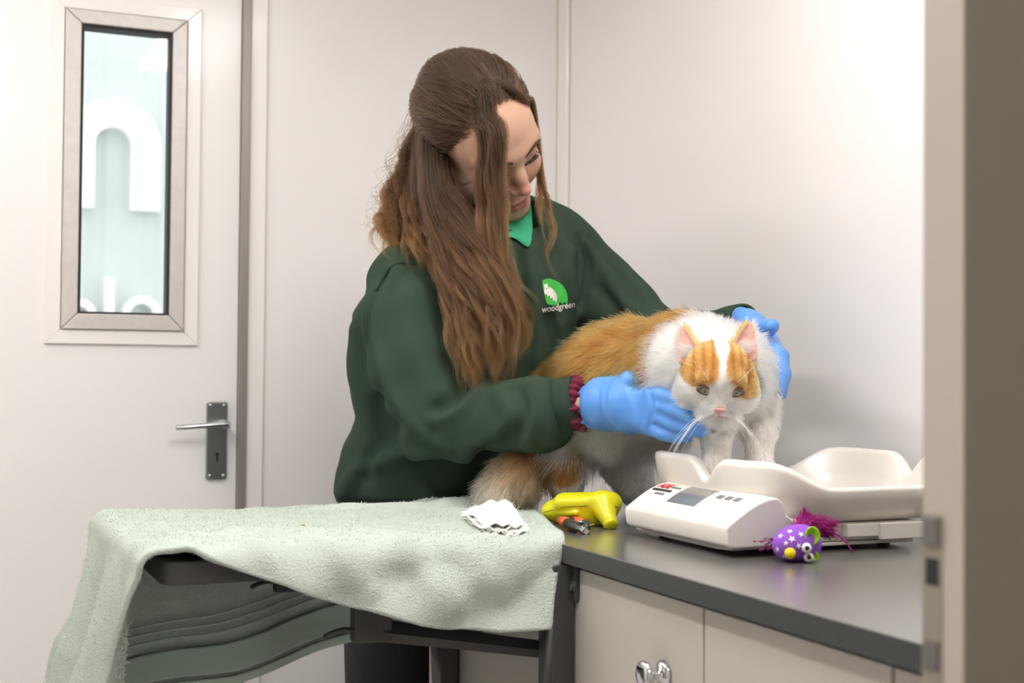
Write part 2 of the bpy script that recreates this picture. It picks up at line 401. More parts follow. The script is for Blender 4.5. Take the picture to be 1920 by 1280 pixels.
# ---------------------------------------------------------------- ceiling lights
m_lamp = mat('lamp_diffuser', (.9, .9, .9), rough=.5, emis=(1.0, .965, .935, 23))
m_lampb = mat('lamp_housing', (.8, .8, .8), rough=.4)
def batten(x, y0, y1, w, label):
    t = empty('ceiling_light', (x, (y0+y1)/2, ZC-.035)); tag(t, label, 'ceiling light', 'strip lights on the ceiling')
    box('housing', x-w/2-.01, x+w/2+.01, y0-.01, y1+.01, ZC-.02, ZC-.0005, m_lampb, t, bevel=.003)
    box('diffuser', x-w/2, x+w/2, y0, y1, ZC-.035, ZC-.0203, m_lamp, t, bevel=.004)
batten(-.25, .80, 2.40, .13, 'long strip light on the ceiling over the floor area')
batten(.74, .74, 1.42, .24, 'shorter strip light on the ceiling above the worktop')
batten(.10, -.75, .15, .24, 'added fill light on the ceiling of the entrance side')  # added lamp, fills the entrance side, door face and lower walls
# ---------------------------------------------------------------- outside the window: pale ribbed facade with raised white lettering
m_fac = mat('pale_green_cladding', (.63, .665, .65), rough=.6, noise=(1.5, .04))
m_let = mat('white_letter', (.95, .95, .95), rough=.4)
YO = 5.2
fac = empty('facade', (0.6, YO, 0)); tag(fac, 'pale green ribbed building wall seen through the door window', 'building')
bm = bmesh.new(); xs = -2.0; pts = [(-2.0, YO+.2)]
while xs < 4.2:
    pts += [(xs, YO), (xs+.12, YO), (xs+.14, YO+.010), (xs+.18, YO+.010), (xs+.20, YO)]; xs += .20
pts.append((xs, YO+.2)); q = []
for p in pts:
    if not q or p != q[-1]: q.append(p)
prism(bm, q, 'z', -.3, 4.0); fin('cladding', bm, m_fac, fac)
struct(box('ground', -3, 5, YB+.06, YO-.01, -.35, -.30, mat('concrete_yard', (.5, .5, .48), rough=.8, noise=(8, .1))))
def sweep_letter(pts, w, th=.07):
    """flat band along a 2-D centre line (x,z) with thickness towards the viewer"""
    bm = bmesh.new(); n = len(pts); L = []; R = []
    for i in range(n):
        a = np.array(pts[max(i-1, 0)]); b = np.array(pts[min(i+1, n-1)]); t = (b-a)/np.linalg.norm(b-a); nn = np.array([-t[1], t[0]])
        L.append(np.array(pts[i])+nn*w/2); R.append(np.array(pts[i])-nn*w/2)
    for i in range(n-1): prism(bm, [tuple(L[i]), tuple(L[i+1]), tuple(R[i+1]), tuple(R[i])], 'y', YO-th, YO+.001)
    bmesh.ops.remove_doubles(bm, verts=bm.verts, dist=1e-5)
    return bm
def fpx(x, y): p = onY(x, y, YO-.05); return np.array([p[0], p[2]])
sc = np.linalg.norm(fpx(200, 300)-fpx(201, 300))
def arch(xc, yt, yb, half, w):
    c = fpx(xc, yt); r = half*sc; zb = fpx(xc, yb)[1]; zt = c[1]-r
    P = [(c[0]-r, zb)]+[(c[0]+r*math.cos(math.radians(180-a)), zt+r*math.sin(math.radians(180-a))) for a in range(0, 181, 10)]+[(c[0]+r, zb)]
    return P
ln = fin('sign_letter', sweep_letter(arch(213, 212, 392, 62, 55), 55*sc), m_let); tag(ln, 'big raised white letter n on the green facade', 'letter', 'white letters on the facade')
def ring(xc, yc, r, w):
    c = fpx(xc, yc); return sweep_letter([(c[0]+r*sc*math.cos(t), c[1]+r*sc*math.sin(t)) for t in np.linspace(0, 2*math.pi, 37)], w*sc)
tag(fin('sign_letter', ring(150, 589, 22, 14), m_let), 'small round white letter on the facade, left of the upright stroke', 'letter', 'white letters on the facade')
tag(fin('sign_letter', ring(265, 591, 30, 14), m_let), 'small round white letter on the facade, right of the upright stroke', 'letter', 'white letters on the facade')
a = fpx(205, 522); b = fpx(204, 620)
tag(fin('sign_letter', sweep_letter([tuple(a), tuple(b)], 17*sc), m_let), 'thin upright white letter stroke on the facade', 'letter', 'white letters on the facade')
# ================================================================== worktop, cabinets, fold-down flap
m_top = mat('charcoal_laminate_top', (.135, .126, .120), rough=.28, spec=.9, noise=(350, .18), coat=1.0, coatr=.24)
m_topedge = mat('charcoal_laminate_edge', (.055, .056, .053), rough=.45, noise=(350, .12))
m_cab = mat('cream_cabinet_door', (.56, .52, .465), rough=.42, coat=.1)
m_cabin = mat('cabinet_carcass', (.42, .39, .345), rough=.5)
m_gap = mat('dark_gap', (.03, .028, .025), rough=.8)
m_grey = mat('dark_grey_powder_coat', (.052, .05, .049), rough=.5, bump=(700, .1, .0006))
m_chrome = mat('chrome', (.75, .75, .76), rough=.06, metal=1.0)
CX, CY0, CY1 = .70, PY1+.004, 1.985
wt_ = empty('worktop', (CX, CY1, ZT)); tag(wt_, 'charcoal grey laminate worktop along the right wall', 'worktop')
box('top_surface', CX+.0006, XR-.001, CY0, CY1, ZT-.022, ZT, m_top, wt_, bevel=.0012)
box('front_edge', CX-.0008, CX+.0005, CY0, CY1, ZT-.0222, ZT-.0007, m_topedge, wt_)
KX = CX+.018
yd = [onX(1072, 1150, KX)[1], onX(1319, 1200, KX)[1], onX(1674, 1270, KX)[1], CY0+.002]
ye = CY1-.012
names = ['cream cupboard unit with chrome knob, nearest the folding flap', 'cream cupboard unit, middle one of the row under the worktop', 'cream cupboard unit, nearest the open door']
for i in range(3):
    c = empty('cabinet', (KX, yd[i], 0)); tag(c, names[i], 'cabinet', 'cabinets under the worktop')
    ya, yb = yd[i+1]+.001, (yd[i]-.001 if i else ye)
    box('body', KX+.0195, XR-.002, ya, yb, .10, ZT-.0235, m_cabin, c)
    box('plinth', KX+.06, XR-.01, ya+.001, yb-.001, .001, .099, m_gap, c)
    dr = box('door', KX, KX+.019, ya+.0006, yd[i]-.0016, .105, ZT-.030, m_cab, c, bevel=.0012)
    if i == 0:
        k = onX(1246, 1262, KX); k = (KX, k[1], k[2])
        bm = bmesh.new(); lathe(bm, [(.0125, 0), (.0145, .001), (.0145, .003), (.011, .006), (.006, .009), (.0058, .014), (.008, .018), (.0145, .021), (.0155, .024), (.0145, .027), (.010, .0292), (.003, .030)], 32, mtx=align((-1, 0, 0), k))
        fin('knob', bm, m_chrome, dr, smooth=True)
        box('end_stile', KX+.001, KX+.0185, yd[0], ye, .105, ZT-.0235, m_cabin, c)
# fold-down flap on two folding brackets
FXL, FXR, FYN, FYF, FZ = .236, .6955, 1.490, 1.93, .896
fl = empty('folding_flap', (FXR, FYN, FZ)); tag(fl, 'dark grey fold-down flap beside the worktop, mostly under the towel', 'shelf')
bm = bmesh.new(); prism(bm, rrect(FXL, FXR, FYN, FYF, .02, 6), 'z', FZ-.026, FZ); fin('board', bm, m_grey, fl, bevel=.002)
def bracket(y, first):
    s = 1
    nm = 'near' if first else 'far'
    x0 = KX-.0005
    bm = bmesh.new(); prism(bm, [(x0-.001, ZT-.024), (x0-.032, ZT-.024), (x0-.032, .70), (x0-.026, .60), (x0-.001, .60)], 'y', y-.020, y+.020)
    fin('wall_channel', bm, m_grey, fl, bevel=.003)
    bm = bmesh.new(); prism(bm, [(y-.030, ZT-.026), (y-.030, ZT-.066), (y-.026, ZT-.070), (y+.018, ZT-.070), (y+.018, ZT-.026)], 'x', x0-.006, x0-.0005); fin('hinge_plate', bm, m_grey, fl, bevel=.001)
    bm = bmesh.new(); lathe(bm, [(.007, 0), (.007, .005)], 6, mtx=align((-1, 0, 0), (x0-.006, y-.020, ZT-.050))); fin('bolt', bm, m_steel, fl)
    # strut from the channel up to the flap, with its release lever
    a = np.array([x0-.020, y+.034, .765]); b = np.array([.49, y+.034, .802])
    bm = bmesh.new(); tube(bm, [a, a*.5+b*.5, b], [.0105, .0115, .013], 4); fin('strut', bm, m_grey, fl)
    bm = bmesh.new(); abox(bm, b[0]-.034, b[0]+.012, y+.024, y+.046, b[2]-.012, FZ-.0265); fin('strut_shoe', bm, m_grey, fl, bevel=.003)
    bm = bmesh.new(); tube(bm, catmull([(b[0]-.032, y+.034, b[2]+.002), (b[0]-.045, y+.034, b[2]+.004), (b[0]-.060, y+.034, b[2]), (b[0]-.068, y+.034, b[2]-.004)], 10), [.006]*9+[.004], 8, squash=[.5]*10); fin('release_lever', bm, m_grey, fl, smooth=True)
    bm = bmesh.new(); tube(bm, [(x0-.030, y-.012, .80), (x0-.036, y-.012, .735), (x0-.034, y-.012, .70), (x0-.012, y-.012, .64)], .008, 8); fin('fold_link', bm, m_grey, fl, smooth=True)
bracket(1.478, True); bracket(1.86, False)
bm = bmesh.new(); p = onX(905, 1210, KX-.03)
prism(bm, [(KX-.078, .835), (KX-.060, .745), (KX-.045, .725), (KX-.010, .725), (KX-.004, .735), (KX-.004, .835)], 'y', 1.74, 1.775); fin('latch_housing', bm, m_grey, fl, bevel=.004)
# ================================================================== baby scale used for the cat
m_tray = mat('glossy_cream_plastic', (.80, .765, .71), rough=.28, coat=.2, coatr=.1, sss=.0)
m_base = mat('matt_cream_plastic', (.76, .735, .685), rough=.42)
m_lcd = mat('lcd_glass', (.20, .20, .19), rough=.12, coat=.6)
m_ink = mat('dark_print', (.035, .032, .035), rough=.6)
m_red = mat('red_print', (.62, .03, .035), rough=.6)
m_gprint = mat('grey_print', (.20, .19, .21), rough=.6)
scl = empty('weighing_scale', (.95, 1.42, ZT)); tag(scl, 'white baby scale with moulded tray and small display on worktop', 'scale')
tx0, tx1, ty0, ty1 = .868, 1.195, 1.280, 1.592
txc, tyc, thx, thy = (tx0+tx1)/2, (ty0+ty1)/2-.02, (tx1-tx0)/2, (ty1-ty0)/2
ZTB, ZPK, ZLOW = .932, 1.004, .974
def out2(t, inset):
    """point on a rounded rectangle (superellipse) outline"""
    c, s = math.cos(t), math.sin(t); n = 5.0
    r = (abs(c)**n+abs(s)**n)**(-1/n)
    return txc+(thx-inset)*r*c, (ty0+ty1)/2+(thy-inset)*r*s
def rim(x, y):
    a = abs(x-txc)/thx; b = (y-tyc)/thy
    h = ZLOW+(ZPK-ZLOW)*float(smooth01((a-.42)/.48))
    if a > .6: h -= .028*math.exp(-(b/.13)**2)*min(1, (a-.6)/.25)
    return h
bm = bmesh.new(); NT = 128; rings = []
prof = [(.045, 0.0, 'b'), (.022, .03, 'w'), (.012, .25, 'w'), (.004, .6, 'w'), (.001, .88, 'w'), (.002, .965, 'w'), (.007, 1.0, 'w'), (.014, .985, 'w'), (.018, .90, 'w'), (.026, .55, 'i'), (.040, .25, 'i'), (.070, .14, 'f')]
for ins, fr_, _ in prof:
    rg = []
    for k in range(NT):
        t = 2*math.pi*k/NT; x, y = out2(t, ins); xr, yr = out2(t, .006); h = rim(xr, yr)
        rg.append(bm.verts.new((x, y, ZTB+(h-ZTB)*fr_ if fr_ > .3 else ZTB+(ZLOW-ZTB)*fr_)))
    rings.append(rg)
for a, b in zip(rings, rings[1:]):
    for k in range(NT): bm.faces.new((a[k], a[(k+1) % NT], b[(k+1) % NT], b[k]))
bm.faces.new(rings[0]); bm.faces.new(rings[-1])
tr_ = fin('tray', bm, m_tray, scl, smooth=True)
# display housing: curved section swept along Y
PX0 = .815
sec = [(PX0+.006, .911), (PX0, .914), (PX0-.002, .932), (PX0, .936)]
for k in range(1, 9):
    t = k/8; sec.append((PX0+.066*t, .936+.030*math.sin(t*math.pi/2)))
sec += [(PX0+.074, .960), (PX0+.078, .946), (PX0+.088, .940), (PX0+.098, .940), (PX0+.098, .911)]
bm = bmesh.new(); prism(bm, sec, 'y', 1.278, 1.516)
dh = fin('display_housing', bm, m_base, scl, bevel=.003, seg=3)
def sec_pt(t, y, lift=.0):
    """point on the sloping top of the housing; t 0 front..1 back"""
    x = PX0+.066*t; z = .936+.030*math.sin(t*math.pi/2); nx, nz = -.030*math.pi/2*math.cos(t*math.pi/2), .066
    L = math.hypot(nx, nz); return Vector((x+nx/L*lift, y, z+nz/L*lift))
def top_patch(name, t0, t1, ya, yb, mt, lift, parent, slant=0.0, nt=5):
    bm = bmesh.new(); V = []
    for i in range(nt):
        t = t0+(t1-t0)*i/(nt-1); V.append([bm.verts.new(sec_pt(t, y+slant*(t-t0), lift)) for y in (ya, yb)])
    W_ = [[bm.verts.new(v.co-Vector((0, 0, .0015))) for v in r] for r in V]
    for i in range(nt-1):
        bm.faces.new((V[i][0], V[i][1], V[i+1][1], V[i+1][0]))
        for j, (a, b) in enumerate(((V, W_),)): pass
        bm.faces.new((V[i][0], V[i+1][0], W_[i+1][0], W_[i][0])); bm.faces.new((V[i][1], W_[i][1], W_[i+1][1], V[i+1][1]))
    bm.faces.new((V[0][0], W_[0][0], W_[0][1], V[0][1])); bm.faces.new((V[-1][0], V[-1][1], W_[-1][1], W_[-1][0]))
    return fin(name, bm, mt, parent)
bz = top_patch('display_bezel', .18, .86, 1.448, 1.372, m_tray, .0006, dh)
top_patch('display_screen', .26, .80, 1.442, 1.378, m_lcd, .0011, dh)
for k in range(3): top_patch('key', .56, .66, 1.362-.018*k, 1.351-.018*k, m_gprint, .0009, dh)
def housing_text(txt, size, t, y, mt, bold=0.0, shear=0.0):
    cu = bpy.data.curves.new('print', 'FONT'); cu.body = txt; cu.size = size; cu.extrude = .0002; cu.offset = bold; cu.shear = shear
    tmp = bpy.data.objects.new('tmp', cu); COL.objects.link(tmp)
    me = bpy.data.meshes.new_from_object(tmp); bpy.data.objects.remove(tmp)
    o = link('logo_print', me, mt, None)
    d1 = sec_pt(t+.05, y)-sec_pt(t-.05, y); d1.normalize(); xd = Vector((0, -1, 0)); n = xd.cross(d1)
    p = sec_pt(t, y, .0010)
    o.matrix_world = Matrix(((xd.x, d1.x, n.x, p.x), (xd.y, d1.y, n.y, p.y), (xd.z, d1.z, n.z, p.z), (0, 0, 0, 1)))
    o.parent = dh
    return o
housing_text('ADE', .0135, .60, 1.5035, m_red, .0004, .25)
for k in range(3): top_patch('faint_print', .64, .68, 1.474-.0075*k, 1.4685-.0075*k, m_gprint, .0009, dh)
top_patch('logo_line', .50, .55, 1.506, 1.462, m_ink, .0009, dh)
for k in range(3): top_patch('small_print', .40, .44, 1.489-.008*k, 1.4835-.008*k, m_gprint, .0009, dh)
# chassis below the tray
ch = box('chassis', .905, 1.095, 1.300, 1.525, .910, .9315, m_base, scl, bevel=.004)
box('load_cell_cover', .985, 1.030, 1.288, 1.2995, .916, .931, m_base, ch, bevel=.001)
box('load_cell_cover', 1.030, 1.094, 1.284, 1.2995, .912, .931, m_base, ch, bevel=.001)
bm = bmesh.new(); prism(bm, [(1.300, .9095), (1.300, .9055), (1.335, .9035), (1.49, .9035), (1.525, .9055), (1.525, .9095)], 'x', .835, 1.09)
fin('bottom_tray', bm, m_base, scl, bevel=.001)
for x, y in ((.85, 1.475), (1.065, 1.325), (.86, 1.325), (1.065, 1.49)):
    bm = bmesh.new(); lathe(bm, [(.008, 0), (.008, .0034)], 16, mtx=Matrix.Translation((x, y, ZT+.0001))); fin('foot', bm, m_black, scl)
# ================================================================== yellow-green microchip scanner
m_scan = mat('yellow_green_plastic', (.62, .60, .006), rough=.33, spec=.5)
def CV(r, u, f): return r*CR+u*CU+f*CF                # metres right / up / away, as directions in the room
A3 = np.array([CR, CU, CF])
Fd = Field(W(1085, 955, 1.81)-.09, W(1085, 955, 1.81)+.09, .0014)
def up_to_top(P): return P
ax = W(1160, 948, 1.80)-W(1030, 953, 1.84); ax /= np.linalg.norm(ax)
upv = np.array([0, 0, 1.0]); dv = np.cross(ax, upv); dv /= np.linalg.norm(dv); upv = np.cross(dv, ax); AS = np.array([ax, upv, dv])
c0 = W(1096, 955, 1.82)
Fd.chain([W(1058, 944, 1.825), W(1145, 943, 1.805)], [.0150, .0150], k=.003, flat=(dv, 1.35))
Fd.chain([W(1062, 938, 1.825), W(1144, 936, 1.805)], [.0085, .0085], k=.004, flat=(dv, 2.0))
Fd.cone(W(1060, 958, 1.825), W(1130, 966, 1.81), .0135, .0130, k=.006)
Fd.ell(W(1048, 957, 1.835), (.0245, .0165, .022), AS, k=.006)
Fd.ell(c0-.006*upv, (.045, .0175, .021), AS, k=.008)
hb = onz(1142, 991, ZT)+np.array([0, 0, .0105])
Fd.chain([W(1128, 944, 1.80), hb], [.0175, .0105], k=.006)
Fd.cone(W(1046, 962, 1.815), W(1080, 962, 1.80), .0035, .0035, k=.003)
V, Q = Fd.mesh(); V = relax(V, Q, 3); V[:, 2] = np.maximum(V[:, 2], ZT+.0004)
sc_ = empty('microchip_scanner', (float(c0[0]), float(c0[1]), ZT)); tag(sc_, 'yellow-green handheld microchip scanner lying on the worktop', 'scanner')
link('shell', np_mesh('shell', V, Q), m_scan, sc_, True)
m_seam = mat('olive_seam', (.20, .19, .004), rough=.5)
Nn = vnormals(V, Q)
def on_surf(p, lift=.0002):
    """drop a point onto the scanner along the view of the lens"""
    d = np.cross(V-CAM, (p-CAM)/np.linalg.norm(p-CAM)); d = np.linalg.norm(d, axis=1); i = np.where(d < .0022)[0]
    if not len(i): return None
    j = i[np.argmin(np.linalg.norm(V[i]-CAM, axis=1))]; return V[j]+Nn[j]*lift
for seg in ([(1040, 953), (1060, 951), (1080, 950), (1100, 948)], [(1155, 950), (1162, 950)], [(1016, 962), (1026, 958), (1036, 955)]):
    P = [on_surf(W(x, y, 1.8)) for x, y in catmull(seg, 12)]; P = [p for p in P if p is not None]
    for _ in range(6): P = [P[0]]+[(P[i-1]+P[i]*2+P[i+1])/4 for i in range(1, len(P)-1)]+[P[-1]]
    if len(P) > 2: bm = bmesh.new(); tube(bm, P, .0005, 6); fin('seam', bm, m_seam, sc_)
bm = bmesh.new(); dirh = hb-W(1128, 944, 1.80); dirh /= np.linalg.norm(dirh)
lathe(bm, [(.0090, -.002), (.0098, .004), (.0098, .0062), (.0080, .0085), (.003, .0093)], 28, mtx=align(dirh, hb+dirh*.002)); fin('end_cap', bm, m_scan, sc_, smooth=True)
# ================================================================== nail clippers
clp = empty('nail_clippers', tuple(onz(1080, 998, ZT))); tag(clp, 'small nail clippers with orange and black grips beside the scanner', 'clippers')
m_or = mat('orange_grip', (.80, .13, .045), rough=.45); m_bg = mat('black_grip', (.035, .036, .032), rough=.55)
z0 = np.array([0, 0, .008])
pa, pb, pc = onz(1052, 987, ZT), onz(1066, 992, ZT), onz(1082, 1000, ZT)
bm = bmesh.new(); tube(bm, [pa+z0, pa*.5+pb*.5+z0*1.05, pb+z0], [.0066, .0076, .0078], 14, squash=[.85]*3); fin('grip', bm, m_or, clp, smooth=True)
bm = bmesh.new(); tube(bm, [pb+z0, pc*.6+pb*.4+z0*.95, pc+z0*.8], [.0082, .0078, .006], 14, squash=[.8]*3); fin('handle', bm, m_bg, clp, smooth=True)
qa, qb, qc = onz(1078, 986, ZT), onz(1093, 991, ZT), onz(1099, 998, ZT)
bm = bmesh.new(); tube(bm, [qa+z0, qa*.4+qb*.6+z0, qb+z0], [.0058, .0066, .006], 14, squash=[.85]*3); fin('grip', bm, m_or, clp, smooth=True)
bm = bmesh.new(); tube(bm, [qa+z0*1.1-.004*CR, qb+z0*.9+.002*CR, qc+z0*.8], [.0045, .0070, .006], 14, squash=[.7]*3); fin('handle', bm, m_bg, clp, smooth=True)
jt = onz(1096, 1002, ZT)
bm = bmesh.new(); tube(bm, [pc+z0*.8, pc*.4+jt*.6+z0*.8, jt+z0*.5], [.004, .0045, .0052], 4); fin('blade', bm, m_steel, clp)
bm = bmesh.new(); tube(bm, [qc+z0*.7, qc*.4+jt*.6+z0*.7, jt+z0*.45+.002*CR], [.004, .004, .0046], 4); fin('blade', bm, m_steel, clp)
bm = bmesh.new(); lathe(bm, [(.0042, 0), (.0042, .003), (.002, .004)], 14, mtx=align((0, 0, 1), onz(1089, 996, ZT)+z0*1.3)); fin('pivot', bm, m_steel, clp, smooth=True)
bm = bmesh.new(); tube(bm, [qc+z0, onz(1113, 994, ZT)+z0*1.0], [.0016, .001], 6); fin('spring', bm, m_steel, clp)
# ================================================================== cat-toy mouse
DM = 1.495
mc = onz(1490, 1051, ZT); mc = mc+np.array([0, 0, .0195]); DM = float((mc-CAM)@CF)
mouse = empty('toy_mouse', (mc[0], mc[1], ZT)); tag(mouse, 'purple plush toy mouse with white stars and magenta feathers', 'cat toy')
m_pur = mat('purple_plush', (.29, .085, .57), rough=.9, sheen=.5, bump=(900, .5, .001)); m_star = mat('white_star_print', (.8, .76, .86), rough=.9)
m_lime = mat('lime_felt', (.33, .62, .01), rough=.9, bump=(900, .4, .001)); m_yel = mat('yellow_pompom', (.85, .68, .01), rough=.9, bump=(1200, .5, .001))
m_eyew = mat('eye_white', (.82, .80, .78), rough=.4); m_eyeb = mat('eye_black', (.01, .01, .012), rough=.15)
ml = CV(-.82, -.16, -.55); ml /= np.linalg.norm(ml)      # nose direction
mup = np.array([0, 0, 1.0]); mr = np.cross(ml, mup); mr /= np.linalg.norm(mr); mup = np.cross(mr, ml); AM = np.array([ml, mr, mup]); RM = np.array([.0275, .0215, .0195])
Fd = Field(mc-.045, mc+.045, .0012); Fd.ell(mc, RM, AM, k=.002); Fd.ell(mc+.012*CR-.002*CU, (.0165, .0180, .0165), np.array([CR, CU, CF]), k=.01)
V, Q = Fd.mesh(); V = relax(V, Q, 2); V[:, 2] = np.maximum(V[:, 2], ZT+.0004)
link('body', np_mesh('body', V, Q), m_pur, mouse, True); Nn = vnormals(V, Q)
def frontpt(x, y):
    d = np.linalg.norm(np.cross(V-CAM, ray(x, y)/np.linalg.norm(ray(x, y))), axis=1); i = np.where(d < .0016)[0]
    if not len(i): i = [int(np.argmin(d))]
    j = i[np.argmin(np.linalg.norm(V[i]-CAM, axis=1))]; return V[j], Nn[j]
for x, y, s, a in ((1462, 1003, 5, .2), (1484, 1008, 6, .5), (1472, 1017, 4.5, 1), (1480, 994, 5, .9), (1503, 1000, 5, .3), (1500, 1022, 5, .7), (1457, 1030, 5, 1.2), (1470, 1045, 4, .1)):
    p, n = frontpt(x, y); n = Vector(n); tx = n.orthogonal().normalized(); ty = n.cross(tx); bm = bmesh.new(); s *= 1.3*DM/FPX
    vs = [bm.verts.new(Vector(p)+n*.0006+(s if k % 2 == 0 else s*.42)*(math.cos(a+k*math.pi/5)*tx+math.sin(a+k*math.pi/5)*ty)) for k in range(10)]
    cv = bm.verts.new(Vector(p)+n*.0009)
    for k in range(10): bm.faces.new((cv, vs[k], vs[(k+1) % 10]))
    fin('star', bm, m_star, mouse)
def ball(name, c, r, mt, parent, sq=None):
    bm = bmesh.new(); bmesh.ops.create_uvsphere(bm, u_segments=20, v_segments=12, radius=r); o = None
    bmesh.ops.translate(bm, vec=Vector(c), verts=bm.verts); return fin(name, bm, mt, parent, smooth=True)
p, n = frontpt(1482, 1038); ball('nose', p+n*.001, .0062, m_yel, mouse)
for (x, y) in ((1514, 1026), (1517, 1044)):
    p, n = frontpt(x, y); e = ball('eye', p+n*.0015, .0056, m_eyew, mouse); dv_ = CAM-p; dv_ /= np.linalg.norm(dv_)
    ball('pupil', p+n*.0015+dv_*.0046+.0004*CR, .0026, m_eyeb, e)
def ear(x, y, r, tilt):
    p, n = frontpt(x, y); p = W(x, y, DM-.012)
    bm = bmesh.new(); rings = []
    for i in range(5):
        rr = r*i/4; rings.append([bm.verts.new(p+rr*math.cos(t)*CR*.92+rr*math.sin(t)*CU*1.1-CF*(.5*rr*rr/r)-CF*.35*abs(math.cos(t))*rr*.6) for t in np.linspace(0, 2*math.pi, 20, endpoint=False)])
    for a, b in zip(rings[1:], rings[2:]):
        for k in range(20): bm.faces.new((a[k], a[(k+1) % 20], b[(k+1) % 20], b[k]))
    bm.faces.new(rings[1])
    o = fin('ear', bm, m_lime, mouse, smooth=True); md = o.modifiers.new('s', 'SOLIDIFY'); md.thickness = .0012
ear(1521, 1003, .0093, 0); ear(1527, 1042, .0050, 0)
# feathers
m_fea = mat('magenta_feather', (.36, .005, .19), rough=.7); m_fead = mat('dark_feather', (.10, .004, .06), rough=.7)
def feather(path, nb, blen, spread, mt, rad=.00035):
    P = catmull(path, 40); T = np.gradient(P, axis=0); T /= np.linalg.norm(T, axis=1, keepdims=True)
    i = RNG.integers(2, 40, nb); d = RNG.normal(size=(nb, 3)); d -= (d*T[i]).sum(1, keepdims=True)*T[i]; d /= np.linalg.norm(d, axis=1, keepdims=True)
    L = blen*(.5+.7*RNG.random(nb))[:, None, None]; t = np.linspace(0, 1, 5)[None, :, None]
    pts = P[i][:, None]+L*t*(d[:, None]*spread+T[i][:, None]*(.45+.3*t))+RNG.normal(size=(nb, 5, 3))*.0006
    return pts
def fw(x, y, d): return W(x, y, DM+d)
sets = [feather([fw(1492, 1000, .0), fw(1500, 985, .025), fw(1512, 965, .03)], 420, .009, .8, m_fea), feather([fw(1500, 1005, .0), fw(1525, 990, .03), fw(1556, 992, .035)], 900, .011, 1.0, m_fea), feather([fw(1495, 1002, .0), fw(1508, 985, .02), fw(1540, 985, .03)], 700, .012, 1.0, m_fea)]
strands('feather', np.concatenate(sets), np.array([.0004, .0004, .00035, .0003, .0002]), m_fea, mouse)
pth = catmull([fw(1540, 995, .03), fw(1565, 1000, .03), fw(1585, 1014, .025), fw(1599, 1036, .02)], 16)
bm = bmesh.new(); tube(bm, pth, [.0012]*12+[.001, .0009, .0008, .0006], 6); fin('feather_quill', bm, m_fea, mouse, smooth=True)
sp = [fw(1440+RNG.normal()*9, 1022+RNG.normal()*12, .012+RNG.normal()*.004) for _ in range(16)]
hub = fw(1456, 1010, .02)
strands('feather_wisp', np.stack([np.stack([hub, hub*.5+s*.5+RNG.normal(size=3)*.001, s]) for s in sp]), np.array([.0003, .0003, .0003]), m_fead, mouse)
for s in sp[:12]:
    bm = bmesh.new(); bmesh.ops.create_icosphere(bm, subdivisions=1, radius=.0014); bmesh.ops.translate(bm, vec=Vector(s), verts=bm.verts); fin('feather_tip', bm, m_fea, mouse)
# ================================================================== mint towel over the flap
m_tow = mat('mint_terry', (.52, .585, .53), rough=.95, spec=.15, sheen=.35, noise=(35, .05), bump=(420, .9, .003))
m_hem = mat('mint_hem', (.50, .62, .54), rough=.9, bump=(300, .5, .001))
TH = math.radians(14.0)
pR = np.array([.706, 1.470]); ex = np.array([math.cos(TH), -math.sin(TH)*.55]); ex /= np.linalg.norm(ex); ey = np.array([.30, .954]); ey /= np.linalg.norm(ey)
# (p,q): p metres leftwards from the right hem, q metres from the near hem towards the far side
NP, NQ = 190, 230; LP, LQ = .94, .84
def towel_pt(p, q, lift=0.0):
    nearhang = float(np.interp(p, [0, .06, .16, .24, .31, .38, .46, .52, .6], [.090, .100, .097, .085, .071, .055, .040, .030, .026]))                  # how much hangs over the front edge
    x, y = pR+ey*(q-nearhang-.012)-ex*p*1.0
    if x > FXR-.02: pass
    # right hem leans over the worktop
    fx = FXL-.004; fy0 = FYN-.006; fy1 = FYF+.006
    dl = max(0.0, fx-x); dn = max(0.0, fy0-y) if x < CX else max(0.0, fy0-y); df = max(0.0, y-fy1)
    base = FZ+.0065
    base += (ZT+.0065-base)*float(smooth01((x-(CX-.035))/.03))
    r = .016
    ox = oy = drop = 0.0
    if dl > 0 and df > 0:
        m = math.hypot(dl, df); ux, uy = dl/m, df/m
    elif dl > 0: m, ux, uy = dl, 1.0, 0.0
    elif df > 0: m, ux, uy = df, 0.0, 1.0
    else: m, ux, uy = 0, 0, 0
    cx, cy = max(x, fx), min(max(y, fy0), fy1)
    if m > 0:
        a = min(m/r, math.pi/2); o = r*math.sin(a); drop = r*(1-math.cos(a))+max(0, m-r*math.pi/2)
        hang = max(0, m-.03)
        wav = .020*math.sin(y*34+1.0)*ux+.016*math.sin(x*26)*uy
        o += hang*(.20*ux+.06*uy)+min(1, hang/.15)*wav
        cx -= ux*o; cy += uy*o
    z_skew = dn
    if dn > 0:
        r2 = .020; a = min(dn/r2, math.pi/2); o = r2*math.sin(a); dr = r2*(1-math.cos(a))+max(0, dn-r2*math.pi/2)
        hang = max(0, dn-.03)
        o += hang*.18+min(1, dn/.05)*(.006*math.sin(x*30+z_skew*60))
        cy = fy0-o; drop += dr
    z = base-drop
    return np.array([cx, cy, z])
def qmax(p):
    nh = float(np.interp(p, [0, .06, .16, .24, .31, .38, .46, .52, .6], [.090, .100, .097, .085, .071, .055, .040, .030, .026]))
    return nh+.012+(FYF-(pR[1]-ex[1]*p))/ey[1]+float(np.interp(p, [0, .13, .38, .5, .94], [.165, .185, .245, .275, .33]))
G = np.zeros((NP, NQ, 3))
for i in range(NP):
    for j in range(NQ):
        p = LP*i/(NP-1); G[i, j] = towel_pt(p, qmax(p)*j/(NQ-1))
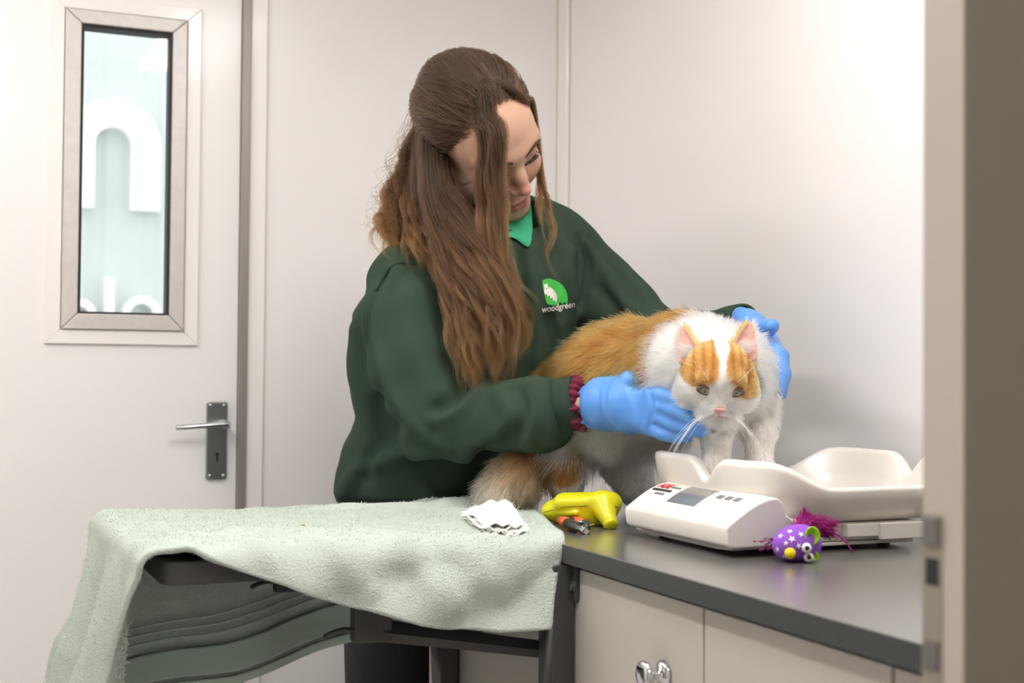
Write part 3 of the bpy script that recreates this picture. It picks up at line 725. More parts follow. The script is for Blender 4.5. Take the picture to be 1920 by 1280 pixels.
# soft relief: shallow diagonal folds on top and on the front fall, gentle lumps everywhere
nrm = np.cross(np.gradient(G, axis=0), np.gradient(G, axis=1)); nrm /= np.linalg.norm(nrm, axis=2, keepdims=True)+1e-9
if nrm[20, NQ//2, 2] < 0: nrm = -nrm
Pf = G.reshape(-1, 3)
lump = (.0024*vnoise(Pf, 24, 3)+.0012*vnoise(Pf, 80, 4)).reshape(NP, NQ)
pp = np.linspace(0, LP, NP)[:, None]; qq = np.linspace(0, LQ, NQ)[None, :]*0+np.array([qmax(p) for p in np.linspace(0, LP, NP)])[:, None]*np.linspace(0, 1, NQ)[None, :]
fold = np.zeros((NP, NQ))
for p0, q0, p1, q1, w, a in ((.46, .12, .33, .01, .013, .008), (.40, .15, .23, .02, .016, .010), (.33, .17, .13, .03, .018, .009), (.24, .17, .07, .05, .018, .008), (.49, .07, .43, .0, .012, .007), (.16, .16, .02, .05, .020, .007)):
    d = np.array([p1-p0, q1-q0]); L2 = d@d; t = np.clip(((pp-p0)*d[0]+(qq-q0)*d[1])/L2, 0, 1)
    fold += a*np.exp(-((pp-p0-t*d[0])**2+(qq-q0-t*d[1])**2)/w**2)
fold += .010*np.exp(-((qq-.46-.02*np.sin(pp*16))/.012)**2)*smooth01((.36-pp)/.1)      # raised roll along the far side
far = smooth01((qq-.50)/.05)
G2 = G+nrm*(lump*(1-.3*far)+fold)[:, :, None]
idx = np.arange(NP*NQ).reshape(NP, NQ); Q = np.stack([idx[:-1, :-1], idx[1:, :-1], idx[1:, 1:], idx[:-1, 1:]], -1).reshape(-1, 4)
tow = empty('towel', (float(pR[0]), float(pR[1]), FZ)); tag(tow, 'mint green terry towel draped over the flap', 'towel')
me = np_mesh('cloth', G2.reshape(-1, 3), Q); cl = link('cloth', me, m_tow, tow, True)
md = cl.modifiers.new('s', 'SOLIDIFY'); md.thickness = .006; md.offset = -1 if nrm[20, NQ//2, 2] > 0 else 1
# pile
N2 = nrm.reshape(-1, 3); V2 = G2.reshape(-1, 3)
Q2 = Q
def pile(n, wgt, sgn, length, off):
    P, N = scatter(V2, Q2, N2*sgn, n, wgt); P = P+N*off
    d = N+RNG.normal(size=(n, 3))*.75; d /= np.linalg.norm(d, axis=1, keepdims=True); L = (length*(.6+.8*RNG.random(n)))[:, None]
    e = RNG.normal(size=(n, 3)); e /= np.linalg.norm(e, axis=1, keepdims=True)
    return np.stack([P, P+d*L*.55, P+d*L*.9+e*L*.45], 1)
qc_ = (np.arange(NQ-1)+.5)/(NQ-1)*LQ; pc_ = (np.arange(NP-1)+.5)/(NP-1)*LP
wg = np.broadcast_to((qc_ < .70)[None, :], (NP-1, NQ-1))*1.0
wg = wg*(pc_ > .012)[:, None]
wg = wg*np.clip((np.arange(NQ-1)-3)/8, 0, 1)[None, :]
pl = pile(170000, wg.ravel(), 1, .0054, .0); m_pile = mat('mint_pile', (.575, .64, .585), rough=.95, spec=.1, noise=(40, .06))
po = strands('pile', pl, np.array([.00055, .0005, .0004]), m_pile, tow); po['kind'] = 'stuff'
# stitched hem down the right side and the woven border near the far hem
def strip(name, ps, qs, mt, lift, th):
    Gs = np.array([[G2[min(NP-1, int(round(p/LP*(NP-1)))), min(NQ-1, int(round(q/LQ*(NQ-1))))]+lift*nrm[min(NP-1, int(round(p/LP*(NP-1)))), min(NQ-1, int(round(q/LQ*(NQ-1))))] for q in qs] for p in ps])
    a, b = Gs.shape[:2]; ii = np.arange(a*b).reshape(a, b); q_ = np.stack([ii[:-1, :-1], ii[1:, :-1], ii[1:, 1:], ii[:-1, 1:]], -1).reshape(-1, 4)
    o = link(name, np_mesh(name, Gs.reshape(-1, 3), q_), mt, tow, True); m_ = o.modifiers.new('s', 'SOLIDIFY'); m_.thickness = th; m_.offset = 0; return o
strip('hem_stitching', np.arange(0, 4)*LP/(NP-1), np.arange(0, 120)*LQ/(NQ-1), m_hem, .0012, .003)

def band(j0, j1, mt, lift, th, name):
    Gs = G2[:, j0:j1]+lift*nrm[:, j0:j1]; a, b = Gs.shape[:2]; ii = np.arange(a*b).reshape(a, b); q_ = np.stack([ii[:-1, :-1], ii[1:, :-1], ii[1:, 1:], ii[:-1, 1:]], -1).reshape(-1, 4)
    o = link(name, np_mesh(name, Gs.reshape(-1, 3), q_), mt, tow, True); m_ = o.modifiers.new('s', 'SOLIDIFY'); m_.thickness = th; m_.offset = 0; return o
m_weave = mat('mint_flat_weave', (.40, .50, .44), rough=.9)
band(NQ-20, NQ-6, m_weave, -.0066, .0012, 'woven_border')
for j in range(NQ-34, NQ-22, 4): band(j, j+2, m_weave, -.0066, .0014, 'woven_line')
band(NQ-5, NQ, m_hem, -.0066, .0022, 'far_hem')
# ================================================================== the woman
from mathutils.bvhtree import BVHTree
m_skin = mat('skin', (.6, .36, .26), rough=.5, spec=.35, sss=.25, attr='col')
m_swt = mat('bottle_green_fleece', (.036, .058, .041), rough=.95, spec=.12, sheen=.22, noise=(14, .06), bump=(1300, .35, .001))
m_rib = mat('bottle_green_rib', (.033, .053, .038), rough=.95, spec=.12, sheen=.2, bump=(900, .5, .001))
m_polo = mat('emerald_collar', (.03, .33, .17), rough=.85, bump=(1500, .3, .0006))
m_jean = mat('black_denim', (.016, .016, .018), rough=.9, noise=(200, .2))
m_glove = mat('blue_nitrile', (.10, .29, .72), rough=.42, spec=.45, bump=(60, .25, .004), sss=0)
m_scr = mat('burgundy_velvet', (.13, .008, .028), rough=.95, sheen=.5, bump=(500, .3, .001))
HIP = W(790, 960, 2.24)
woman = empty('person', (float(HIP[0]), float(HIP[1]), 0))
tag(woman, 'woman in dark green sweatshirt and blue gloves leaning over the cat', 'person')
def camf(P): return [sum((P[i]-CAM[i])*v[i] for i in range(3)) for v in (CR, CU, CF)]
def M2(px, D): return px*D/FPX
# ---- sweatshirt -------------------------------------------------------------------------------------------------
Fd = Field((.46, 1.58, .80), (1.22, 2.50, 1.42), .004)
rows = [(395, 955, 50, 2.17, .05), (430, 945, 95, 2.165, .075), (470, 910, 168, 2.16, .10), (520, 895, 188, 2.15, .115), (590, 872, 212, 2.15, .122), (660, 865, 208, 2.155, .125), (720, 860, 204, 2.16, .125), (780, 850, 182, 2.17, .125), (830, 830, 184, 2.18, .13), (880, 806, 176, 2.20, .135), (920, 788, 160, 2.21, .135), (950, 785, 146, 2.22, .125), (975, 785, 140, 2.22, .12)]
ry = np.array([(640-r[0])*r[3]/FPX for r in rows]); rx = np.array([(r[1]-960)*r[3]/FPX for r in rows]); rw = np.array([M2(r[2], r[3]) for r in rows]); rD = np.array([r[3] for r in rows]); rd = np.array([r[4] for r in rows])
def loft(P):
    x, y, z = camf(P); o = np.argsort(ry)
    cx, w, D, dp = (np.interp(y, ry[o], a[o]).astype(np.float32) for a in (rx, rw, rD, rd))
    q = (np.abs((x-cx)/w)**2.3+np.abs((z-D)/dp)**2.3)**(1/2.3)
    d = (q-1)*np.minimum(w, dp)*.85
    return np.maximum(d, np.maximum(y-ry[0], (ry[-1]-y)))
Fd.put((.46, 1.58, .80), (1.22, 2.50, 1.42), loft, 0.0)
# shoulders and yoke
Fd.chain([W(775, 512, 2.06), W(850, 460, 2.11), W(950, 425, 2.17), W(1040, 452, 2.23), W(1072, 480, 2.25)], [.052, .050, .045, .048, .050], k=.05)
# her right sleeve (nearest the camera)
rs = [(752, 530, 2.055, 62), (762, 600, 2.03, 80), (782, 690, 2.00, 86), (818, 768, 1.975, 78), (880, 786, 1.955, 66), (950, 781, 1.93, 61), (1012, 776, 1.905, 66), (1032, 771, 1.897, 58), (1042, 767, 1.893, 42)]
Fd.chain([W(*r[:3]) for r in rs], [M2(r[3], r[2]) for r in rs], k=.022)
Fd.ell(W(805, 800, 1.98), (M2(45, 1.98), M2(42, 1.98), .05), A3, k=.04)
# her left sleeve passes behind the cat
ls = [(1078, 500, 2.25, 58), (1115, 545, 2.23, 72), (1165, 590, 2.20, 66), (1225, 640, 2.14, 58), (1300, 640, 2.06, 48), (1360, 618, 2.0, 40)]
Fd.chain([W(*r[:3]) for r in ls], [M2(r[3], r[2]) for r in ls], k=.03)
# hem blouse
hem = [W(x, y, 2.10+.0006*abs(x-790)) for x, y in ((650, 905), (720, 925), (800, 930), (880, 925))]
# folds (crest > 0, crease < 0), traced along the cloth surface of a first pass
V, Q = Fd.mesh(); PB = BVHTree.FromPolygons([tuple(v) for v in V], [tuple(q) for q in Q])
def rdg(pts, amp, w):
    P = []
    for x, y in catmull(pts, 11):
        d = ray(x, y); d = d/np.linalg.norm(d); h = PB.ray_cast(Vector(CAM), Vector(d))
        if h[0] is not None: P.append(np.array(h[0]))
    if len(P) > 1: Fd.ridge(P, amp, w)
for pts, amp, w in (
    ([(742, 505), (714, 560), (704, 640), (732, 730), (775, 800), (830, 838)], .010, .010),
    ([(722, 520), (692, 575), (684, 640), (706, 720), (745, 785)], -.014, .009),
    ([(800, 492), (838, 545), (872, 600), (900, 660)], .009, .012),
    ([(830, 500), (870, 560), (900, 610)], -.007, .010),
    ([(765, 560), (785, 650), (815, 730)], .004, .022),
    ([(890, 640), (884, 690), (858, 745), (822, 770)], -.016, .012),
    ([(905, 718), (862, 762), (812, 785)], .011, .011),
    ([(930, 735), (950, 775), (930, 815), (880, 838)], .006, .012),
    ([(965, 728), (985, 775), (965, 815), (905, 842)], -.010, .010),
    ([(1018, 716), (1022, 770), (1036, 828)], .010, .009),
    ([(1000, 722), (1004, 775), (985, 835)], .006, .011),
    ([(1042, 720), (1046, 770), (1052, 815)], -.006, .006),
    ([(745, 790), (712, 835), (680, 890)], -.014, .014),
    ([(800, 848), (730, 856), (668, 890), (640, 928)], .012, .014),
    ([(700, 700), (716, 770), (730, 835)], -.010, .013),
    ([(668, 620), (666, 700), (690, 785)], .010, .016),
    ([(870, 855), (855, 895), (800, 935)], .008, .02),
    ([(900, 850), (915, 890), (890, 930)], -.008, .016),
    ([(645, 940), (720, 950), (800, 954), (900, 948)], -.006, .008),
    ([(1042, 412), (1058, 470), (1072, 560)], .009, .009),
    ([(1030, 430), (1045, 500), (1055, 590)], -.006, .010),
    ([(1088, 446), (1098, 500), (1084, 575)], -.014, .008),
    ([(1100, 458), (1135, 510), (1175, 575)], .011, .010),
    ([(1108, 452), (1155, 508), (1195, 558)], -.010, .009),
    ([(1120, 540), (1150, 570), (1165, 600)], -.006, .010),
    ([(990, 465), (1002, 540), (1006, 620), (1010, 690)], .008, .012),
    ([(1028, 600), (1042, 640), (1036, 690)], -.010, .012),
    ([(970, 480), (975, 560), (985, 640)], -.006, .012)):
    rdg(pts, amp*1.45, w*.92)
# neck opening
Fd.cone(W(956, 405, 2.13), W(948, 445, 2.15), .052, .046, k=.006, op='cut')
def wob(P):
    x, y, z = camf(P)
    return (.0016*np.sin(x*55+y*23)*np.sin(y*48-z*31)).astype(np.float32)
Fd.put((.46, 1.58, .80), (1.22, 2.50, 1.42), wob, 0, 'disp')
V, Q = Fd.mesh(); V = relax(V, Q, 2, .5); SV, SQ = V, Q
sw = link('sweatshirt', np_mesh('sweatshirt', V, Q), m_swt, woman, True)
SB = BVHTree.FromPolygons([tuple(v) for v in V], [tuple(q) for q in Q])
def drop(x, y, lift=0.0):
    d = ray(x, y); d = d/np.linalg.norm(d); h = SB.ray_cast(Vector(CAM), Vector(d))
    return (h[0]-Vector(d)*lift) if h[0] is not None else None
def stitch(path, r, name='seam'):
    P = [drop(x, y, .0004) for x, y in catmull(path, 26)]; P = [p for p in P if p is not None]
    bm = bmesh.new(); tube(bm, P, r, 6); fin(name, bm, m_rib, sw, smooth=True)
stitch([(790, 495), (745, 493), (722, 515), (705, 545)], .0022)
stitch([(1087, 446), (1097, 490), (1090, 540), (1082, 570)], .0016)
# rib cuffs: a tapered knitted tube at the wrist, ribs as geometry
def rib_tube(name, a, b, ra, rb, n=64, seg=7, amp=.0007):
    a, b = Vector(a), Vector(b); T = (b-a).normalized(); x = T.cross(Vector((0, 0, 1))).normalized(); y = T.cross(x)
    bm = bmesh.new(); R = []
    for i in range(seg+1):
        t = i/seg; r = ra+(rb-ra)*t+.0015*math.sin(t*math.pi)
        R.append([bm.verts.new(a.lerp(b, t)+(r+amp*(k % 2))*(math.cos(2*math.pi*k/n)*x+math.sin(2*math.pi*k/n)*y)) for k in range(n)])
    r = rb-.004; R.append([bm.verts.new(b+r*(math.cos(2*math.pi*k/n)*x+math.sin(2*math.pi*k/n)*y)) for k in range(n)])
    R.append([bm.verts.new(b-T*.012+r*.97*(math.cos(2*math.pi*k/n)*x+math.sin(2*math.pi*k/n)*y)) for k in range(n)])
    for p, q in zip(R, R[1:]):
        for k in range(n): bm.faces.new((p[k], p[(k+1) % n], q[(k+1) % n], q[k]))
    return fin(name, bm, m_rib, sw, smooth=True)
rib_tube('cuff', W(1030, 769, 1.897), W(1091, 751, 1.872), M2(51, 1.88), M2(49, 1.88))
rib_tube('cuff', W(1352, 620, 2.005), W(1398, 606, 1.955), .031, .029)
# ---- gloves ---------------------------------------------------------------------------------------------------
Fd = Field(W(1210, 760, 1.78)-.17, W(1210, 760, 1.78)+.17, .0022)
wr = [W(1116, 752, 1.862), W(1138, 755, 1.845), W(1180, 760, 1.805)]
nrm_hand = CV(.42, .10, -.90); nrm_hand /= np.linalg.norm(nrm_hand)
Fd.chain(wr, [M2(41, 1.86), M2(48, 1.84), M2(54, 1.8)], k=.012, flat=(nrm_hand, .62))
kn = [W(1226, 736, 1.768), W(1238, 760, 1.757), W(1236, 783, 1.758), W(1220, 801, 1.768)]
for k_, r_ in zip(kn, (.0130, .0130, .0125, .0115)):
    Fd.cone(W(1150, 757, 1.835), k_, .021, r_, k=.014)
Fd.chain([kn[0], W(1260, 748, 1.735), W(1288, 766, 1.712), W(1304, 780, 1.702)], [.0115, .0104, .0094, .0080], k=.003)
Fd.chain([kn[1], W(1270, 775, 1.718), W(1304, 790, 1.690), W(1330, 799, 1.676)], [.0115, .0106, .0096, .0080], k=.003)
Fd.chain([kn[2], W(1264, 797, 1.724), W(1294, 806, 1.700), W(1316, 808, 1.686)], [.0108, .0098, .0090, .0076], k=.003)
Fd.chain([kn[3], W(1242, 813, 1.746), W(1266, 819, 1.728), W(1288, 820, 1.712)], [.0100, .0090, .0082, .0070], k=.003)
Fd.chain([W(1146, 738, 1.84), W(1186, 714, 1.80), W(1216, 705, 1.785), W(1242, 702, 1.775)], [.019, .0145, .0112, .0095], k=.010)
V, Q = Fd.mesh(); PB = BVHTree.FromPolygons([tuple(v) for v in V], [tuple(q) for q in Q])
for pts, a, w in (([(1126, 712), (1122, 755), (1128, 800)], -.0010, .0032), ([(1140, 708), (1134, 755), (1140, 803)], -.0007, .0032), ([(1160, 705), (1152, 750), (1158, 800)], -.0012, .003), ([(1210, 728), (1216, 760), (1212, 795)], .0022, .0035), ([(1226, 732), (1231, 765), (1226, 800)], .0016, .003), ([(1218, 730), (1223, 762), (1219, 798)], -.0022, .0025),
        ([(1180, 722), (1200, 724), (1222, 722)], -.003, .0035), ([(1236, 772), (1262, 786), (1300, 800)], -.003, .0022), ([(1226, 794), (1250, 806), (1285, 814)], -.003, .0022), ([(1200, 812), (1230, 818)], .001, .003), ([(1170, 730), (1185, 760), (1195, 800)], .0010, .004)):
    rdg(pts, a, w)
V, Q = Fd.mesh(); V = relax(V, Q, 2, .5); link('glove', np_mesh('glove', V, Q), m_glove, woman, True)
# rolled glove opening and scrunchie
def ruffle(name, c, axis, R, r, lobes, amp, mt, n=300, flat=.7, nrm=None, m=14, seed=1):
    axis = Vector(axis).normalized(); nn = Vector(nrm); nn = (nn-axis*nn.dot(axis)).normalized(); tt = axis.cross(nn)
    bm = bmesh.new(); rg = []; rr = np.random.default_rng(seed)
    for k in range(n):
        t = 2*math.pi*k/n; s = math.sin(lobes*t+.8*math.sin(3*t)); rad = r*(1+amp*s)
        ctr = Vector(c)+R*(math.cos(t)*tt+flat*math.sin(t)*nn)+axis*(.0028*math.sin(lobes*.5*t+1))
        od = (math.cos(t)*tt+math.sin(t)*nn)
        rg.append([bm.verts.new(ctr+rad*(math.cos(2*math.pi*j/m)*od+1.25*math.sin(2*math.pi*j/m)*axis)) for j in range(m)])
    for k in range(n):
        a, b = rg[k], rg[(k+1) % n]
        for j in range(m): bm.faces.new((a[j], a[(j+1) % m], b[(j+1) % m], b[j]))
    return fin(name, bm, mt, woman, smooth=True)
axw = W(1135, 755, 1.845)-W(1088, 752, 1.876)
ruffle('scrunchie', W(1097, 752, 1.872), axw, M2(45, 1.87), .0095, 25, .13, m_scr, nrm=nrm_hand, flat=.85)
ruffle('glove_roll', W(1114, 753, 1.862), axw, M2(46, 1.86), .0038, 15, .25, m_glove, nrm=nrm_hand, flat=.68)
# left glove, round the cat's far shoulder
Fd = Field(W(1440, 660, 1.86)-.12, W(1440, 660, 1.86)+.12, .0022)
Fd.chain([W(1396, 606, 1.955), W(1412, 618, 1.925), W(1430, 645, 1.875)], [.026, .029, .033], k=.012, flat=(CV(.75, .5, -.4)/np.linalg.norm(CV(.75, .5, -.4)), .7))
Fd.chain([W(1418, 622, 1.885), W(1434, 618, 1.845), W(1447, 611, 1.82)], [.0150, .0122, .0105], k=.008)
for i, (dx, dD) in enumerate(((0, -.040), (4, -.018), (5, .004), (0, .026))):
    Fd.chain([W(1438, 650, 1.872+dD*.6), W(1458+dx, 668, 1.842+dD), W(1463+dx, 702, 1.818+dD), W(1459+dx, 732+3*i, 1.800+dD)], [.0150, .0118, .0108, .0088], k=.005)
V, Q = Fd.mesh(); V = relax(V, Q, 2, .5); link('glove', np_mesh('glove', V, Q), m_glove, woman, True)
# ---- trousers and shoes -------------------------------------------------------------------------------------------
Fd = Field(np.array([.20, 1.95, .045]), np.array([1.0, 2.60, 1.02]), .006)
hipL, hipR = W(860, 985, 2.26), W(735, 985, 2.22)
Fd.chain([W(745, 960, 2.23), W(845, 960, 2.24)], [.088, .09], k=.04)
gl_, gr_ = np.array([W(800, 1300, 2.30)[0]+.06, W(800, 1300, 2.30)[1], .08]), np.array([W(725, 1300, 2.2)[0], W(725, 1300, 2.2)[1], .08])
for h_, g_ in ((hipL, gl_), (hipR, gr_)):
    Fd.chain([h_, h_*.5+g_*.5, g_], [.084, .066, .045], k=.03)
Fd.put(W(640, 925, 2.4)-.4, W(900, 925, 2.4)+.4, lambda P: (P[2]-.945)+0*P[0]+0*P[1], .004, 'cut') if False else None
V, Q = Fd.mesh(); link('trousers', np_mesh('trousers', relax(V, Q, 2), Q), m_jean, woman, True)
m_shoe = mat('black_shoe', (.02, .02, .02), rough=.5)
for g_ in (gl_, gr_):
    Fd = Field(g_-np.array([.16, .2, .085]), g_+np.array([.16, .12, .06]), .005); fwd = np.array([.35, -.93, 0])
    Fd.chain([g_*[1, 1, 0]+[0, 0, .045]-fwd*.05, g_*[1, 1, 0]+[0, 0, .036]+fwd*.11], [.042, .034], k=.01); Fd.cone(g_, g_*[1, 1, 0]+[0, 0, .05], .045, .04, k=.02)
    V, Q = Fd.mesh(); V[:, 2] = np.maximum(V[:, 2], .001); link('shoe', np_mesh('shoe', relax(V, Q, 2), Q), m_shoe, woman, True)
# ---- head -----------------------------------------------------------------------------------------------------------
HC = W(902.5, 260, 2.08)
def cdir(v): return v[0]*CR+v[1]*CU-v[2]*CF           # (right, up, towards the lens)
HL, HU, HF = cdir((.7884, .4788, -.3862)), cdir((-.0282, .6552, .7549)), cdir((.6145, -.5843, .5301))
AH = np.array([HL, HF, HU])
def H(x, y, z): return HC+x*HL+y*HF+z*HU
Fd = Field(np.minimum(HC-.17, W(945, 520, 2.2)-.1), HC+.16, .0021)
E_ = lambda c, r, k=.01, op='add': Fd.ell(H(*c), r, AH, k, op)
E_((0, -.016, .030), (.073, .093, .084), 0.0)
E_((0, .040, .034), (.060, .047, .052), .03)
E_((0, .040, -.030), (.057, .046, .066), .03)
for s in (-1, 1):
    Fd.cone(H(.050*s, -.005, -.045), H(.012*s, .066, -.090), .022, .019, k=.03)
    E_((.037*s, .064, -.028), (.024, .020, .024), .022)
    Fd.cone(H(.046*s, .070, .026), H(.012*s, .084, .023), .0095, .0095, k=.018)
E_((0, .074, -.090), (.021, .017, .017), .02)
for s in (-1, 1): E_((.032*s, .098, .006), (.018, .016, .012), .014, 'cut')
for s in (-1, 1): E_((.032*s, .0705, .005), (.0150, .0135, .0125), .004)
Fd.chain([H(0, .083, .014), H(0, .098, -.012), H(0, .106, -.029)], [.0068, .0078, .0090], k=.012)
E_((0, .1075, -.0315), (.0095, .0090, .0085), .006)
for s in (-1, 1):
    E_((.0115*s, .0945, -.0365), (.0072, .0100, .0072), .006)
    E_((.0062*s, .0985, -.0425), (.0032, .0045, .0030), .002, 'cut')
Fd.chain([H(-.0235, .080, -.0650), H(-.011, .0895, -.0630), H(0, .0915, -.0640), H(.011, .0895, -.0630), H(.0235, .080, -.0650)], [.0035, .0050, .0052, .0050, .0035], k=.006)
Fd.chain([H(-.0200, .081, -.0700), H(-.008, .0900, -.0735), H(.008, .0900, -.0735), H(.0200, .081, -.0700)], [.0045, .0066, .0066, .0045], k=.006)
Fd.ridge([H(-.026, .082, -.0670), H(-.012, .093, -.0675), H(0, .096, -.0682), H(.012, .093, -.0675), H(.026, .082, -.0670)], -.0026, .0022)
Fd.ridge([H(0, .098, -.046), H(0, .096, -.056)], -.0012, .003)
for s in (-1, 1):
    Fd.ridge([H(.047*s, .070, .002), H(.032*s, .086, -.0045), H(.018*s, .078, .000)], -.0018, .0018)   # lash line
    Fd.ridge([H(.046*s, .072, .012), H(.032*s, .083, .0165), H(.019*s, .080, .012)], -.0014, .0018)     # lid crease
    E_((.074*s, -.010, -.006), (.0055, .017, .029), .006); E_((.079*s, -.012, .004), (.0035, .013, .018), .004); E_((.073*s, -.004, -.034), (.006, .008, .009), .006)
    E_((.0835*s, -.006, .0), (.004, .008, .014), .003, 'cut')
Fd.chain([H(0, -.034, -.040), W(928, 410, 2.205), W(935, 490, 2.225)], [.050, .046, .055], k=.016)
V, Q = Fd.mesh(); V = relax(V, Q, 2, .5)
lv = (V-HC); lx, ly, lz = lv@HL, lv@HF, lv@HU
skin = np.array([.54, .33, .235]); col = np.tile(skin, (len(V), 1))
def blend(c, w): global col; w = np.clip(w, 0, 1)[:, None]; col = col*(1-w)+np.array(c)*w
g3 = lambda x0, y0, z0, s: np.exp(-((lx-x0)**2+(ly-y0)**2+(lz-z0)**2)/s**2)
for s in (-1, 1): blend((.62, .27, .20), .55*g3(.04*s, .075, -.030, .024)); blend((.50, .30, .25), .35*g3(.032*s, .085, -.006, .014)); blend((.44, .26, .21), .45*g3(.032*s, .085, .012, .013))
blend((.62, .25, .18), .55*g3(0, .112, -.032, .017))
lipz = np.where(lz > -.0675, (lz+.0675)/.0062, (-.0675-lz)/.0115)
lipw = smooth01((1.0-np.sqrt(lipz**2+(lx/.0255)**2))/.18)*(ly > .074)
blend((.50, .17, .18), lipw*.95)
blend((.22, .07, .07), np.exp(-((lz+.0676)/.0011)**2)*(np.abs(lx) < .0235)*(ly > .08)*.8)
blend((.30, .12, .09), g3(.006, .099, -.041, .004)+g3(-.006, .099, -.041, .004))
me = np_mesh('body', V, Q); set_col(me, col); body = link('body', me, m_skin, woman, True)
HB = BVHTree.FromPolygons([tuple(v) for v in V], [tuple(q) for q in Q])
# wrist skin between cuff and glove
bm = bmesh.new(); tube(bm, [W(1080, 753, 1.878), W(1112, 753, 1.862)], [M2(41, 1.87)]*2, 28, squash=[.7]*2); wo = fin('wrist', bm, mat('wrist_skin', (.6, .36, .26), rough=.5), body, smooth=True)
# brows and lashes
m_lash = mat('lash', (.010, .008, .008), rough=.5); m_brow = mat('brow_hair', (.09, .045, .024), rough=.6)
def face_pt(x, z):
    h = HB.ray_cast(Vector(H(x, .16, z)), Vector(-HF)); return np.array(h[0]) if h[0] is not None else H(x, .08, z)
L = []
for s in (-1, 1):
    for k in range(64):
        t = RNG.random(); x = (.0175+.030*t)*s; p = face_pt(x, -.0035-.003*math.sin(t*math.pi)+.004*t)
        d = HF*.95-HU*.55+HL*s*(.15+.9*(t-.35)); d /= np.linalg.norm(d); ln_ = .0058+.0035*t
        L.append(np.stack([p, p+d*ln_*.5, p+d*ln_+HU*.003]))
strands('eyelash', np.array(L), np.array([.00036, .00028, .00012]), m_lash, body)
B_ = []
for s in (-1, 1):
    for k in range(330):
        t = RNG.random(); x = (.011+.037*t)*s; z = .020+.0095*math.sin(t*2.1)-.002*t+RNG.normal()*.0012*(1.2-t); p = face_pt(x, z)
        d = HL*s*(.55+.5*t)+HU*(.6-.9*t)+HF*.2; d /= np.linalg.norm(d); B_.append(np.stack([p, p+d*.003+HF*.0006, p+d*.006]))
strands('eyebrow', np.array(B_), np.array([.00028, .00026, .00015]), m_brow, body)
# ---- polo collar ----------------------------------------------------------------------------------------------------
def sheet(name, outline, mt, parent, lift, th=.0016, n=6):
    """cloth piece: 4 corner polylines bilinear in pixel+distance"""
    a, b = catmull(outline[0], 14), catmull(outline[1], 14)
    G_ = np.array([[W(*(a[i]*(1-j/n)+b[i]*(j/n))) for j in range(n+1)] for i in range(14)])
    ii = np.arange(14*(n+1)).reshape(14, n+1); q_ = np.stack([ii[:-1, :-1], ii[1:, :-1], ii[1:, 1:], ii[:-1, 1:]], -1).reshape(-1, 4)
    o = link(name, np_mesh(name, G_.reshape(-1, 3), q_), mt, parent, True); m_ = o.modifiers.new('s', 'SOLIDIFY'); m_.thickness = th; return o
def collar(top, bottom):
    a, b = catmull(top, 14), catmull(bottom, 14); n = 6; G_ = np.zeros((14, n+1, 3))
    for i in range(14):
        p0 = W(*a[i]); p1 = drop(b[i][0], b[i][1], .006); p1 = np.array(p1) if p1 is not None else W(b[i][0], b[i][1], 2.10)
        for j in range(n+1): t = j/n; G_[i, j] = p0*(1-t)+p1*t-CF*.006*math.sin(t*math.pi)
    ii = np.arange(14*(n+1)).reshape(14, n+1); q_ = np.stack([ii[:-1, :-1], ii[1:, :-1], ii[1:, 1:], ii[:-1, 1:]], -1).reshape(-1, 4)
    o = link('polo_collar', np_mesh('polo_collar', G_.reshape(-1, 3), q_), m_polo, woman, True); m_ = o.modifiers.new('s', 'SOLIDIFY'); m_.thickness = .0016
collar([(944, 404, 2.15), (962, 403, 2.135), (980, 398, 2.135), (996, 386, 2.16)], [(950, 444), (966, 448), (991, 463), (999, 432)])
collar([(900, 410, 2.15), (922, 408, 2.145), (942, 404, 2.15)], [(905, 446), (925, 452), (945, 446)])
# ---- embroidered logo ------------------------------------------------------------------------------------------------
m_lgreen = mat('embroidery_green', (.05, .48, .07), rough=.8, bump=(1500, .4, .0006)); m_lwhite = mat('embroidery_white', (.80, .80, .76), rough=.8)
def patch(name, poly, mt, lift, parent):
    bm = bmesh.new(); vs = []
    c = np.mean(poly, 0)
    for x, y in poly:
        p = drop(x, y, lift); vs.append(bm.verts.new(p))
    f = bm.faces.new(vs); bmesh.ops.triangulate(bm, faces=[f]); 
    r = bmesh.ops.extrude_face_region(bm, geom=bm.faces[:]); bmesh.ops.translate(bm, vec=Vector(ray(*c))*.0012, verts=[g for g in r['geom'] if isinstance(g, bmesh.types.BMVert)])
    return fin(name, bm, mt, parent)
logo = sw
gpoly = catmull([(1017, 526), (1026, 522), (1040, 525), (1054, 534), (1063, 550), (1064, 569), (1058, 566), (1055, 570), (1050, 566), (1046, 571), (1036, 572), (1026, 569), (1022, 556), (1018, 540), (1017, 528)], 60)
patch('logo_emblem', gpoly, m_lgreen, .0016, logo)
wpoly = [(1019, 529), (1021, 534), (1026, 531), (1027, 536), (1036, 541), (1043, 550), (1045, 560), (1042, 568), (1040, 562), (1037, 565), (1036, 557), (1032, 560), (1031, 553), (1027, 556), (1025, 551), (1022, 552), (1020, 545), (1021, 540)]
patch('logo_animal', wpoly, m_lwhite, .0026, logo)
for x, y in ((1024.5, 541), (1028.5, 539)): patch('logo_eye', [(x+1.1*math.cos(a), y+1.1*math.sin(a)) for a in np.linspace(0, 6.28, 8, endpoint=False)], m_ink, .0034, logo)
cu = bpy.data.curves.new('t', 'FONT'); cu.body = 'woodgreen'; cu.size = 1; cu.offset = .012; tmp = bpy.data.objects.new('t', cu); COL.objects.link(tmp); me = bpy.data.meshes.new_from_object(tmp); bpy.data.objects.remove(tmp)
co = np.array([v.co[:] for v in me.vertices]); x0_, x1_ = co[:, 0].min(), co[:, 0].max()
